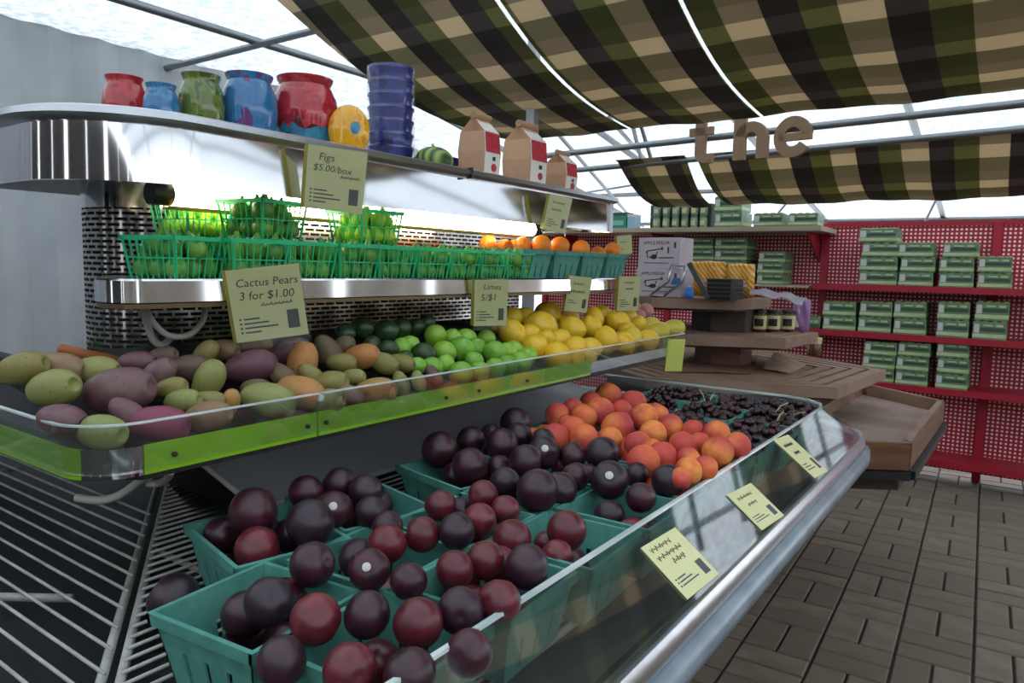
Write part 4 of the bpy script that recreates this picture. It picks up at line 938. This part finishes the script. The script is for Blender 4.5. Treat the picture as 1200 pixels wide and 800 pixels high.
t = thing('striped_melon', 'green striped melon lying on the canopy behind the rail', 'melon', (c.x, c.y, CZ))
part('rind', MB().sphere((c.x, c.y, CZ + r * .62), (r * .8, r, r * .62), 24, 14), m, t, True); part('stem', MB().tube([(c.x, c.y, CZ + r * 1.2), (c.x - .004, c.y - .004, CZ + r * 1.36)], .003, 6), stemm, t, True)

# ================================================================== TIERED WOODEN STAND
HC = Vector((-1.05, 3.1)); VA = [-155, -95, -35, 25, 85, 145]
def hexp(R, c=None):
    c = c or HC; return [(c.x + R * math.cos(rad(a)), c.y + R * math.sin(rad(a))) for a in VA]
pmat('dark_wood_and_shade', '3A261A', .6)  # dark wood tone that also stands for shade between tiers and slats
stand = thing('tiered_stand', 'brown wooden hexagonal tiered display stand beyond the produce case', 'display stand', (HC.x, HC.y, 0))
part('core', MB().prism(hexp(.10), 0, 1.11), woodside, stand); part('shade_block', MB().prism(hexp(.14), .995, 1.10), MATS['dark_wood_and_shade'], stand); part('plinth', MB().prism(hexp(.30), 0, .62), woodside, stand)  # middle prism is a dark block put in for the shaded hollow
def tier(R, Rin, z, rings, HC=HC):
    part('tier_board', MB().prism(hexp(R - .015, HC), z - .05, z - .038), MATS['dark_wood_and_shade'], stand)  # board darkened so the slat gaps read as shade
    w = (R - Rin) / rings
    for i in range(rings):
        a, b_ = R - i * w, R - (i + 1) * w + .02
        for s in range(6):
            A, B = rad(VA[s]), rad(VA[s] + 60); q = [(HC.x + rr * math.cos(t_), HC.y + rr * math.sin(t_)) for rr, t_ in ((a, A), (a, B), (b_, B), (b_, A))]
            part('slat', MB().prism(q, z - .014, z), wood, stand)
    part('tier_centre', MB().prism(hexp(Rin - .006, HC), z - .014, z - .001), wood, stand)
    for s in range(6):
        A, B = rad(VA[s]), rad(VA[s] + 60); q = [(HC.x + rr * math.cos(t_), HC.y + rr * math.sin(t_)) for rr, t_ in ((R + .012, A), (R + .012, B), (R, B), (R, A))]
        part('edge_board', MB().prism(q, z - .04, z + .002), wood, stand)
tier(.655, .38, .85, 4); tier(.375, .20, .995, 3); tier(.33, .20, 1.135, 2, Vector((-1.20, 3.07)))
part('riser', MB().prism(hexp(.50), .62, .81), woodside, stand); part('riser', MB().prism(hexp(.12), .85, .945), woodside, stand)
# open tray on the right side
tz = .70; TP = [(-.44, 2.40), (-.25, 2.52), (-.235, 3.46), (-.60, 3.76), (-.62, 2.9), (-.60, 2.62)]
part('tray_floor', MB().prism(TP, tz - .03, tz - .015), plywood, stand)
for i, j in ((0, 1), (1, 2), (2, 3), (3, 4)):
    a, b_ = Vector((*TP[i], 0)), Vector((*TP[j], 0)); d = (b_ - a).normalized(); n_ = Vector((-d.y, d.x, 0)) * .02
    q = [a, b_, b_ + n_, a + n_]; part('tray_wall', MB().prism([(v.x, v.y) for v in q], tz - .05, tz + .035), wood if i > 1 else wood, stand)
    q = [a - n_ * .3, b_ - n_ * .3, b_, a]; part('tray_front', MB().prism([(v.x, v.y) for v in q], tz - .055, tz + .03), woodside, stand)
    if i < 3: q = [a - n_ * 1.1, b_ - n_ * 1.1, b_, a]; part('tray_edging', MB().prism([(v.x, v.y) for v in q], tz - .085, tz - .058), blackp, stand)
part('tray_skirt', MB().prism([(x * .98 - .03, y + .02) for x, y in TP], tz - .13, tz - .085), MATS['dark_wood_and_shade'], stand)
for y in (2.75, 3.3): part('tray_brace', MB().hexa([(-.82, y, .30), (-.78, y, .30), (-.78, y + .04, .30), (-.82, y + .04, .30), (-.50, y, tz - .085), (-.46, y, tz - .085), (-.46, y + .04, tz - .085), (-.50, y + .04, tz - .085)]), woodside, stand)
# things on the stand
def sheet(name, label, pts, z, bend, m, cat):
    a, b_, c, d = [Vector(p) for p in pts]; n_ = 8; vs = []
    for s in (0, .002):
        for i in range(n_ + 1):
            t_ = i / n_; l_ = a.lerp(b_, t_); r_ = d.lerp(c, t_)
            for j in range(n_ + 1):
                u_ = j / n_; p = l_.lerp(r_, u_); p.z += bend * math.sin(PI * t_) + s; vs.append(p)
    w = n_ + 1; fs = []
    for i in range(n_):
        for j in range(n_): q = (i * w + j, i * w + j + 1, (i + 1) * w + j + 1, (i + 1) * w + j); fs.append(q[::-1]); fs.append(tuple(k_ + w * w for k_ in q))
    for i in range(n_):
        for q in ((i, i + 1), (n_ * w + i, n_ * w + i + 1), (i * w, (i + 1) * w), (i * w + n_, (i + 1) * w + n_)): fs.append((q[0], q[1], q[1] + w * w, q[0] + w * w))
    return tag(solo(name, MB().add(vs, fs), m, a, True, 50), label, cat)
cardb = pmat('tan_cardboard', 'B49A84', .8, var='A68C76', scale=12)
zt = .852
sheet('cardboard_sheet', 'bent tan cardboard sheet on the slatted tier', [atz(894, 433, zt), atz(925, 438, zt), atz(945, 428, zt), atz(907, 413, zt + .05)], zt, .004, cardb, 'cardboard')
sheet('brown_paper', 'flat brown paper spread on the slatted tier behind the cherries', [atz(790, 436, zt), atz(880, 438, zt), atz(888, 418, zt), atz(815, 412, zt)], zt, .004, pmat('brown_paper', '8A6650', .8, var='7C5A46', scale=8), 'paper')
# apple peeler cartons on the top tier
T1 = 1.1375
cartonw = pmat('white_carton', 'CFC6CC', .6, var='C6BCC4', scale=10)
q0 = atz(748, 350, T1); yb = max(q0.y, 2.80)
def peeler(label, u0, u1, v0, v1, zb, dy):
    y = yb + dy; a, c = aty(u0, (v0 + v1) / 2, y), aty(u1, (v0 + v1) / 2, y); h = aty(u0, v0, y).z - aty(u0, v1, y).z
    t = thing('peeler_carton', label, 'carton', ((a.x + c.x) / 2, y + .07, zb)); w = c.x - a.x
    bevel(part('box', MB().box((a.x, y, zb), (c.x, y + .14, zb + h)), cartonw, t), .002)
    me = text_mesh('APPLE PEELER', h * .15, pmat('maroon_print', '7A3040', .6) if 'maroon_print' not in MATS else MATS['maroon_print'], 0, .0003); o = link('lettering', me, t)
    o.location = Vector((a.x + w * .12, y - .0006, zb + h * .78)) - t.location; o.rotation_euler = (PI / 2, 0, 0); o.scale.x = min(1, w * .76 / max(1e-4, max(v.co.x for v in me.vertices)))
    g = MB()   # printed picture of the crank peeler
    for p_ in ([(.18, .5), (.22, .55), (.22, .38), (.3, .36)], [(.3, .36), (.42, .34), (.46, .56)], [(.2, .56), (.55, .64)], [(.5, .35), (.85, .36)]):
        g.tube([(a.x + w * q, y - .0003, zb + h * z_) for q, z_ in p_], .0022, 4)
    g.sphere((a.x + w * .38, y, zb + h * .38), (w * .08, .001, h * .08), 10, 6)
    part('picture', g, ink, t)
    rp_ = MB().box((a.x + w * .55, y - .0008, zb + h * .6), (a.x + w * .6, y + .001, zb + h * .7)).box((a.x + w * .70, y - .0008, zb + h * .5), (a.x + w * .74, y + .001, zb + h * .7)).box((a.x + w * .85, y - .0008, zb + h * .66), (a.x + w * .9, y + .001, zb + h * .85))
    part('picture_mark', rp_, MATS['maroon_print'], t); part('small_print', MB().box((a.x + w * .15, y - .0006, zb + h * .17), (a.x + w * .75, y + .001, zb + h * .2)), inkgrey, t)
    return zb + h
zz = peeler('lower white apple peeler carton, partly behind a metal bracket', 745, 798, 318, 350, T1, 0)
peeler('upper white apple peeler carton stacked on top of the other', 748, 797, 281, 317, zz, .005)
# metal bracket, trays, bar, blue tag
yf = yb - .03
bk = [(800, 312), (806, 318), (770, 352), (752, 352)]
b = MB(); pts = [aty(u, v, yf) for u, v in ((803, 311), (800, 330), (778, 349))]; pts[-1].z = T1 + .006; b.tube(pts, .005, 8); pts2 = [p + Vector((-.06, 0, 0)) for p in pts]; b.tube(pts2, .005, 8); b.tube([pts[0], pts2[0]], .005, 8); b.tube([pts[2], pts2[2]], .005, 8)
t = thing('metal_bracket', 'slanted bright metal bracket in front of the lower peeler carton', 'bracket', (pts[2].x, yf, T1)); part('frame', b, alu, t, True); part('blue_picture', MB().hexa([pts2[1] + Vector((.01, -.002, -.012)), pts[1] + Vector((-.006, -.002, -.012)), pts[1] + Vector((-.006, .002, -.012)), pts2[1] + Vector((.01, .002, -.012)), pts2[1] + Vector((.02, -.002, .014)), pts[1] + Vector((-.012, -.002, .014)), pts[1] + Vector((-.012, .002, .014)), pts2[1] + Vector((.02, .002, .014))]), pmat('blue_print', '3C6CB0', .5), t)
p0 = atz(815, 351, T1); p1_ = atz(868, 351, T1); hh = .0165; tm = pmat('dark_grey_tray', '4A4C50', .45, var='404246', scale=10)
xa, xb_ = p0.x, p1_.x; ya = max(p0.y, 2.76)
for i in range(5):
    z = T1 + i * hh; t = thing('dark_tray', '%s dark grey tray in the stack on the top tier' % ['lowest', 'second lowest', 'middle', 'second highest', 'topmost'][i], 'tray', ((xa + xb_) / 2, ya + .08, z), 'stacked dark trays')
    part('pan', MB().box((xa + .008, ya + .008, z), (xb_ - .008, ya + .16, z + hh - .005)), blackp, t); part('rim', MB().box((xa + .001 * i, ya, z + hh - .005), (xb_ + .001 * i, ya + .17, z + hh - .001)), tm, t)
a, b_ = aty(807, 308, ya - .02), aty(829, 354, ya - .02); b_.z = T1 + .004; d = (b_ - a).normalized(); s_ = d.cross(Vector((0, 1, 0))).normalized() * .010; th = Vector((0, .006, 0))
tag(bevel(solo('grey_bar', MB().hexa([a - s_, a + s_, a + s_ + th, a - s_ + th, b_ - s_, b_ + s_, b_ + s_ + th, b_ - s_ + th]), tm, b_), .001), 'flat grey bar leaning across the dark tray stack', 'bar')
a = atz(803, 350, T1); a.y = max(a.y, 2.75); t = thing('blue_pouch', 'small bright blue pouch beside the dark trays', 'pouch', a)
part('pouch', MB().lathe([(.001, 0), (.016, .002), (.02, .018), (.014, .036), (.006, .05), (.001, .052)], 14, a, sy=.5), pmat('bright_blue', '2F7CD8', .4), t, True); part('tie', MB().lathe([(.007, .044), (.008, .047), (.007, .05)], 10, a, sy=.6), whitepl, t, True)
def pasta_mat():
    m, N, L, b = newmat('bagged_yellow_pasta'); tc = N.new('ShaderNodeTexCoord'); mp = N.new('ShaderNodeMapping'); mp.inputs['Rotation'].default_value = (0, .7, 0); L.new(tc.outputs['Object'], mp.inputs[0])
    wv = N.new('ShaderNodeTexWave'); wv.inputs['Scale'].default_value = 22; wv.inputs['Distortion'].default_value = 3; L.new(mp.outputs[0], wv.inputs['Vector'])
    rp = N.new('ShaderNodeValToRGB'); rp.color_ramp.elements[0].color = lin('C87E1C'); rp.color_ramp.elements[1].color = lin('F4C25A'); L.new(wv.outputs['Fac'], rp.inputs[0]); L.new(rp.outputs[0], b.inputs['Base Color']); b.inputs['Roughness'].default_value = .2; return m
pastam = pasta_mat()
def pillow(b, c, hw, ht, hd, n_=12):
    vs = []; fs = []
    for s in (1, -1):
        for i in range(n_ + 1):
            for j in range(n_ + 1):
                u_, v_ = -1 + 2 * i / n_, -1 + 2 * j / n_; bul = ((1 - u_ ** 4) * (1 - v_ ** 4)) ** .5
                vs.append((c[0] + u_ * hw * (1 - .06 * v_ * v_), c[1] - s * hd * bul + .004 * math.sin(5 * u_ + 3 * v_), c[2] + v_ * ht * (1 - .05 * u_ * u_)))
    w = n_ + 1
    for k_, s in ((0, 1), (w * w, -1)):
        for i in range(n_):
            for j in range(n_): q = tuple(k_ + t_ for t_ in (i * w + j, (i + 1) * w + j, (i + 1) * w + j + 1, i * w + j + 1)); fs.append(q if s > 0 else q[::-1])
    return b.add(vs, fs)
for lab, u0, u1, v0, v1, dy in (('left bag of yellow twisted pasta behind the trays', 806, 852, 304, 345, .24), ('right bag of yellow pasta with a grey label', 850, 886, 305, 345, .25)):
    y = ya + dy; a = aty(u0, v1, y); c = aty(u1, v0, y); cx_, cz_ = (a.x + c.x) / 2, T1 + (c.z - a.z) / 2
    t = thing('pasta_bag', lab, 'bag', (cx_, y, T1), 'pasta bags on the stand'); part('bag', pillow(MB(), (cx_, y, cz_), (c.x - a.x) / 2, (c.z - a.z) / 2, .03), pastam, t, True)
    part('seal', MB().box((a.x + .008, y - .003, c.z - (a.z - T1) - .014), (c.x - .008, y + .003, c.z - (a.z - T1) - .002)), transl('clear_white_film', 'E8E4DC', .3) if 'clear_white_film' not in MATS else MATS['clear_white_film'], t)
    part('label', MB().sphere((cx_ + .01, y - .026, cz_ - .02), (.03, .008, .022), 12, 8), pmat('grey_label', 'B9A79A', .5) if 'grey_label' not in MATS else MATS['grey_label'], t, True)
# jars and purple bag on the second tier
Z2 = .996
glassj = pmat('amber_jar', '6A4A38', .2, var='5A3C2E', scale=10); labc = pmat('cream_label', 'CFC48C', .6)
for i, (u, lab) in enumerate(((889, 'jar with black lid and cream label, leftmost of three on the stand'), (905, 'middle jar with black lid and dark label window'), (922, 'jar with black lid beside the purple bag'))):
    p = atz(u, 388, Z2); p.y = max(p.y, 2.84); r = 8.2 * depth(p) / FPX; p.z = Z2; t = thing('food_jar', lab, 'jar', p, 'jars on the stand'); h = 25 * depth(p) / FPX
    part('glass', MB().lathe([(.001, 0), (r * .92, 0), (r, .006), (r, h * .78), (r * .8, h * .86), (r * .8, h * .9)], 20, p), glassj, t, True, 50)
    part('label', MB().lathe([(r * 1.01, h * .12), (r * 1.015, h * .13), (r * 1.015, h * .74), (r * 1.01, h * .75)], 20, p), labc, t, True, 50)
    part('window', MB().sweep([(p.x + r * 1.03 * math.cos(rad(a_)), p.y + r * 1.03 * math.sin(rad(a_))) for a_ in range(-110, -39, 10)], [(0, Z2 + h * .26), (.001, Z2 + h * .26), (.001, Z2 + h * .6), (0, Z2 + h * .6)]), blackp, t)
    part('lid', MB().lathe([(r * .84, h * .87), (r * .95, h * .88), (r * .96, h * 1.0), (r * .9, h * 1.02), (.001, h * 1.02)], 20, p), blackp, t, True, 50)
p = atz(954, 416, .853); p.z = .853; t = thing('food_jar', 'jar with a cream cap standing on the slatted tier below the purple bag', 'jar', p)
part('glass', MB().lathe([(.001, 0), (.03, 0), (.033, .006), (.033, .05), (.028, .058)], 18, p), glassj, t, True, 50); part('cap', MB().lathe([(.031, .056), (.033, .06), (.033, .082), (.03, .086), (.001, .086)], 18, p), labc, t, True, 50)
p = atz(938, 388, Z2); p.z = Z2; p.y = max(p.y, 2.86); s = depth(p) / FPX; t = thing('purple_bag', 'purple and white plastic bag standing at the tier corner', 'bag', p)
part('bag', pillow(MB(), (p.x, p.y, Z2 + 19 * s), 10 * s, 19 * s, .02), transl('purple_film', 'B48AC0', .3, rough=.25), t, True); part('label', MB().box((p.x - 8 * s, p.y - .0215, Z2 + 5 * s), (p.x - 1 * s, p.y - .0195, Z2 + 26 * s)), paperwhite, t); part('mark', MB().box((p.x - 7 * s, p.y - .022, Z2 + 20 * s), (p.x - 2 * s, p.y - .0205, Z2 + 23 * s)), gl_navy, t)
q = [aty(878, 345, 2.86), aty(940, 356, 2.80), aty(946, 350, 2.98), aty(880, 338, 3.0)]
o = sheet('film_bag', 'crumpled white and lilac plastic film lying over the jars', q, 0, .006, transl('lilac_film', 'E2DCE6', .5, rough=.2), 'plastic film')
for v in o.data.vertices: v.co.z += .006 * math.sin(70 * v.co.x + 50 * v.co.y) + .004 * math.sin(140 * v.co.x - 90 * v.co.y)

# ================================================================== RED SHELVING AGAINST THE BACK
YB = 5.2; YS = 4.9
def upr(root, x): part('upright', MB().box((x - .022, YB - .05, 0), (x + .022, YB, 1.578)), redpaint, root)
def zz_(u, v, y=YS): return aty(u, v, y).z
xr0 = aty(968, 300, YB).x
right = thing('red_shelving', 'red metal shelving with pegboard back under the long plaid awning', 'shelving', ((xr0 + .9) / 2, YB, 0))
for i in range(2): part('pegboard', MB().box((xr0 + i * .95 + .02, YB - .02, .05), (xr0 + (i + 1) * .95 - .02, YB - .012, 1.56)), pegm, right)
for x in (xr0, xr0 + .95, xr0 + 1.9): upr(right, x)
part('top_rail', MB().box((xr0, YB - .03, 1.555), (xr0 + 1.9, YB, 1.582)), redpaint, right)
SH = [zz_(1060, 335), zz_(1060, 392), zz_(1060, 451), .16]
for z in SH:
    part('shelf', MB().box((xr0 - .01, YS, z - .012), (xr0 + 1.9, YB - .02, z)), redpaint, right); part('shelf_edge', MB().box((xr0 - .01, YS - .006, z - .036), (xr0 + 1.9, YS, z + .002)), redpaint, right)
xl0 = -3.3
left = thing('red_shelving', 'red pegboard shelving with a pale wooden top shelf, behind the tiered stand', 'shelving', ((xl0 + xr0) / 2, YB, 0))
for i in range(2): w = (xr0 - .022 - xl0) / 2; part('pegboard', MB().box((xl0 + i * w + .001, YB - .02, .05), (xl0 + (i + 1) * w - .001, YB - .012, 1.56)), pegm, left)
for x in (xl0, (xl0 + xr0) / 2): upr(left, x)
YT = 4.72; zt_ = zz_(900, 265, YT); xt1 = aty(962, 268, YT).x; xt0 = aty(655, 268, YT).x - .4
part('top_shelf', MB().box((xt0, YT, zt_ - .03), (xt1, YB - .03, zt_)), pmat('pale_shelf_wood', 'B7AB93', .6, var='A99C84', scale=4, stretch=(1, 8, 8)), left, label='pale worn wooden top shelf')
for x in (xt0 + .3, -2.2, xt1 - .1): part('bracket', MB().prism([(YT + .1, zt_ - .03), (YB - .03, zt_ - .03), (YB - .03, zt_ - .22)], x - .006, x + .006).xf(Matrix(((0, 0, 1, 0), (1, 0, 0, 0), (0, 1, 0, 0), (0, 0, 0, 1)))), redpaint, left)
LS = [zz_(925, 334), zz_(900, 392)]
for z in LS: part('shelf', MB().box((xl0, YS, z - .014), (xr0 - .03, YB - .02, z)), MATS['pale_shelf_wood'] if z > 1 else redpaint, left)

cgreen = pmat('green_carton_print', '5E7E66', .45, var='7C9678', scale=22, rnd='6A8A62'); cpale = pmat('pale_green_band', 'C4D2A8', .5, var='A9C07C', scale=20); cdark = pmat('dark_green_band', '38543F', .5); lidm = pmat('jar_lid_gold', 'A79A6E', .35, .5); jarg = pmat('greenish_jar_glass', '7C9080', .15, rnd='8EA08A'); wrapm = pmat('shrink_wrap_edge', 'C9D2CC', .3)
def carton_meshes(w, h, d):
    b = MB().box((-w / 2, 0, 0), (w / 2, d, h * .93)); body = b.mesh('carton', cgreen)
    band = MB().box((-w / 2 - .001, -.0012, h * .10), (w / 2 + .001, d * .9, h * .30)).mesh('pale_band', cpale)
    band2 = MB().box((-w * .28, -.0016, h * .42), (w * .46, .01, h * .62)).mesh('dark_band', cdark)
    lab = MB().box((-w * .47, -.002, h * .34), (-w * .31, .01, h * .80)).mesh('label', stickerm)
    lids = MB()
    for i in range(4): lids.lathe([(w * .11, h * .90), (w * .11, h * .985), (w * .10, h), (.001, h)], 12, (-w * .375 + i * w * .25, w * .13, 0)); lids.lathe([(w * .11, h * .90), (w * .11, h * .985), (w * .10, h), (.001, h)], 12, (-w * .375 + i * w * .25, w * .40, 0))
    pr = MB().box((-w * .2, -.002, h * .70), (w * .1, .01, h * .78)).box((w * .18, -.002, h * .68), (w * .4, .01, h * .80)).mesh('print_line', cpale)
    return [('body', body), ('pale_band', band), ('dark_band', band2), ('label', lab), ('jar_lids', lids.mesh('jar_lids', lidm, True)), ('print_line', pr)]
CM = carton_meshes(1, 1, 1) if False else None
cm_cache = {}
def carton(x, y, z, w, h, d, label, group):
    key = (round(w, 3), round(h, 3), round(d, 2))
    if key not in cm_cache: cm_cache[key] = carton_meshes(*key)
    t = thing('jar_carton', label, 'carton', (x, y, z), group); t.rotation_euler.z = random.uniform(-.03, .03)
    for nm, me in cm_cache[key]: link(nm, me, t)
    return t
lev = ['bottom', 'second', 'third', 'top', 'topmost']
def stack(u0, u1, vtop, n_, zb, y, what_, group, d=.22):
    a, c = aty(u0, 300, y), aty(u1, 300, y); x = (a.x + c.x) / 2; w = round(c.x - a.x, 2); h = (aty((u0 + u1) / 2, vtop, y).z - zb) / n_; h = round(h - .0006, 3)
    for i in range(n_):
        nm = 'single' if n_ == 1 else ('top' if i == n_ - 1 else 'bottom' if i == 0 else ['', 'second from bottom', 'third from bottom'][i])
        carton(x + random.uniform(-.006, .006) * i, y + .012, zb + i * h, w, h, d, '%s green jar carton %s' % (nm, what_), group)
G1 = 'green jar cartons on the red shelves'; yS = YS + .005
stack(1008, 1053, 266, 4, SH[0], yS, 'of the tallest stack on the upper red shelf', G1); stack(1055, 1095, 283, 3, SH[0], yS, 'of the shorter stack on the upper red shelf', G1); stack(1103, 1143, 283, 3, SH[0], yS, 'of the third stack on the upper red shelf', G1); stack(1148, 1188, 300, 2, SH[0], yS, 'of the rightmost stack on the upper red shelf', G1)
for u0, w_ in ((969, 'of the left pair on the middle red shelf'), (1011, 'of the second pair on the middle red shelf'), (1053, 'of the third pair on the middle red shelf'), (1104, 'of the fourth pair on the middle red shelf'), (1148, 'of the fifth pair on the middle red shelf')): stack(u0, u0 + 39, 353, 2, SH[1], yS, w_, G1)
for u0, w_ in ((1019, 'of the left stack on the lower red shelf'), (1060, 'of the middle stack on the lower red shelf'), (1108, 'of the right stack on the lower red shelf')): stack(u0, u0 + 39, 401, 3, SH[2], yS, w_, G1)
stack(888, 919, 294, 3, LS[0], yS, 'of the stack right of the pasta bags', G1); stack(838, 876, 278, 4, LS[0], yS, 'of the right stack behind the pasta bags', G1); stack(799, 836, 278, 4, LS[0], yS, 'of the left stack behind the pasta bags', G1); stack(944, 966, 370, 1, LS[1], yS, 'low beside the purple bag', G1)
G2 = 'green jar cartons on the wooden top shelf'; yT = YT + .01
stack(835, 866, 229, 2, zt_, yT, 'under the gap in the awning', G2, .2); stack(880, 914, 249, 1, zt_, yT, 'left of the pair at the end of the wooden shelf', G2, .2); stack(921, 955, 249, 1, zt_, yT, 'at the very end of the wooden shelf', G2, .2)
# small jars in two layers
jm = None
for lay in range(2):
    for i in range(6):
        a = aty(767 + i * 11, 260, yT); p = Vector((a.x, yT + .04, zt_ + lay * .082)); r = .026
        t = thing('small_jar', 'small preserving jar, %s layer on the wooden shelf' % ('lower', 'upper')[lay], 'jar', p, 'small jars in two layers')
        part('glass', MB().lathe([(.001, 0), (r * .9, 0), (r, .005), (r, .058), (r * .82, .064)], 14, p), jarg, t, True, 50); part('lid', MB().lathe([(r * .9, .062), (r * .9, .079), (.001, .081)], 14, p), cgreen, t, True, 50); part('label', MB().box((p.x - .014, p.y - r - .001, p.z + .016), (p.x + .014, p.y - r + .004, p.z + .046)), labc, t)
    tag(solo('jar_divider', MB().box((aty(757, 260, yT).x, yT + .07, zt_ + lay * .082), (aty(829, 260, yT).x, yT + .18, zt_ + lay * .082 + .08)), cdark, (-2, yT + .1, zt_)), 'dark green carton behind the %s row of small jars' % ('lower', 'upper')[lay], 'carton')
a, c = aty(714, 258, YT), aty(733, 258, YT)
t = thing('green_box', 'bright green printed box at the left end of the wooden top shelf', 'box', ((a.x + c.x) / 2, yT, zt_)); h = aty(720, 249, YT).z - zt_
part('box', MB().box((a.x, yT, zt_), (c.x, yT + .12, zt_ + h)), pmat('bright_green_print', '2F8A66', .4, var='3C9A74', scale=12), t); part('label', MB().box((a.x + .01, yT - .001, zt_ + h * .2), (c.x - .02, yT + .01, zt_ + h * .5)), pmat('aqua_label', '8CC4B4', .5), t); part('top_band', MB().box((a.x - .001, yT - .001, zt_ + h * .8), (c.x + .001, yT + .121, zt_ + h * 1.001)), cdark, t)
a, c = aty(734, 258, YT), aty(743, 258, YT); t = thing('blue_box', 'pale blue box next to the bright green one on the top shelf', 'box', ((a.x + c.x) / 2, yT, zt_))
part('box', MB().box((a.x + .004, yT, zt_), (c.x, yT + .1, zt_ + h * .85)), pmat('pale_blue_print', '9CC4DC', .4), t); part('lid', MB().box((a.x + .003, yT - .001, zt_ + h * .72), (c.x + .001, yT + .101, zt_ + h * .87)), paperwhite, t)

# ================================================================== HANGING LETTERS
ym = p1[0].lerp(p1[1], .6).y - .03
def ringseg(b, cx, cz, r0, r1, a0, a1, n=18, sx=1, sz=1):
    T = .022
    for i in range(n):
        A, B = rad(a0 + (a1 - a0) * i / n), rad(a0 + (a1 - a0) * (i + 1) / n)
        q = [(cx + r * sx * math.cos(t), cz + r * sz * math.sin(t)) for r, t in ((r0, A), (r1, A), (r1, B), (r0, B))]
        b.hexa([(x, 0, z) for x, z in q] + [(x, T, z) for x, z in q])
def bar(b, x0, x1, z0, z1): return b.box((x0, 0, z0), (x1, .022, z1))
def glyph(ch):   # x-height 1, stroke .3
    b = MB()
    if ch == 't': bar(b, .2, .52, .28, 1.32); bar(b, 0, .74, .80, 1.02); ringseg(b, .56, .30, .04, .36, 180, 270, 8, 1, .83); bar(b, .56, .76, 0, .26)
    if ch == 'h': bar(b, 0, .34, 0, 1.36); ringseg(b, .50, .58, .16, .46, 0, 170, 16, 1, .95); bar(b, .66, .98, 0, .60)
    if ch == 'e': ringseg(b, .52, .52, .25, .54, 8, 325, 34, 1, 1); bar(b, .12, 1.04, .42, .62)
    return b
def letter(ch, u, vb, u1, label):
    d_ = (p1[1] - p1[0]).normalized(); y = ym; b0 = aty(u, vb, y); w = aty(u1, vb, y).x - b0.x; b = glyph(ch); k_ = w / max(v.x for v in b.v)
    if ch == 't': k_ *= 1.0
    b.xf(Matrix.Scale(k_, 4, (1, 0, 0)) @ Matrix.Scale(.163, 4, (0, 0, 1))); me = b.mesh('wooden_letter', brownlet)
    o = link('wooden_letter', me); o.rotation_euler = (0, 0, math.atan2(d_.y, d_.x)); o.location = b0; tag(o, label, 'letter', 'hanging brown letters')
letter('t', 806, 193, 835, 'brown cut-out letter t hanging on the pipe'); letter('h', 858, 188, 900, 'brown cut-out letter h hanging on the pipe'); letter('e', 906, 185, 951, 'brown cut-out letter e hanging on the pipe')


# ================================================================== OPPOSITE SIDE OF THE MARKET (outside the frame, added to shape the light and the chrome reflections)
stallm = pmat('added_stall_boards', 'C4B8AA', .7, var='A89A8C', scale=3); darkpanelm = pmat('added_dark_panels', '4A443F', .7, var='3C3733', scale=3)
b = MB()
for i in range(7): b.box((3.6, -2.6 + i * 1.4, 0), (3.66, -2.6 + i * 1.4 + 1.22, 1.75))  # unseen panels put in for beige bands in the chrome
b.box((3.66, -2.6, 0), (3.7, 7.2, .9)); struct('unseen_wall_right', b, stallm, (3.6, 2, 0))
b = MB()
for i, (x0, x1) in enumerate(((-4.3, -3.5), (-3.3, -2.3), (-2.22, -1.5), (-1.3, -.3), (-.22, .8), (1.1, 1.9), (2.0, 2.9), (3.1, 3.6))): b.box((x0, -2.7, 0), (x1, -2.62, 2.3))  # gaps left for bright streaks in the curved chrome
b.box((-4.3, -2.74, 0), (3.6, -2.7, .8)); struct('unseen_wall_front', b, darkpanelm, (0, -2.6, 0))

# ================================================================== LABELS: alike neighbours are told apart by their place from left to right
bylab = {}
for o in S.objects:
    if o.parent is None and 'label' in o and o.get('kind') is None: bylab.setdefault(o['label'], []).append(o)
ORD = ['leftmost', 'second', 'third', 'fourth', 'fifth', 'sixth', 'seventh', 'eighth', 'ninth', 'tenth', 'eleventh', 'twelfth']
bpy.context.view_layer.update()
def pv(o): return proj(o.matrix_world.translation)
for lab, L_ in bylab.items():
    if len(L_) < 2 or lab.startswith(('small dark cherry', 'half-hidden', 'green fig', 'yellow-green fig', 'apricot low')): continue
    rows = [L_]
    if len(L_) > 8:
        q = sorted(L_, key=lambda o: pv(o)[1]); n_ = 3 if len(L_) > 16 else 2; rows = [q[i * len(q) // n_:(i + 1) * len(q) // n_] for i in range(n_)]
    nm = [''] if len(rows) == 1 else ['back row ', 'front row '] if len(rows) == 2 else ['back row ', 'middle row ', 'front row ']
    for r_, w_ in zip(rows, nm):
        r_.sort(key=lambda o: pv(o)[0])
        for i, o in enumerate(r_):
            pre = 'leftmost ' if i == 0 else 'rightmost ' if i == len(r_) - 1 else ORD[min(i, 11)] + ' from left '
            o['label'] = pre + w_ + lab
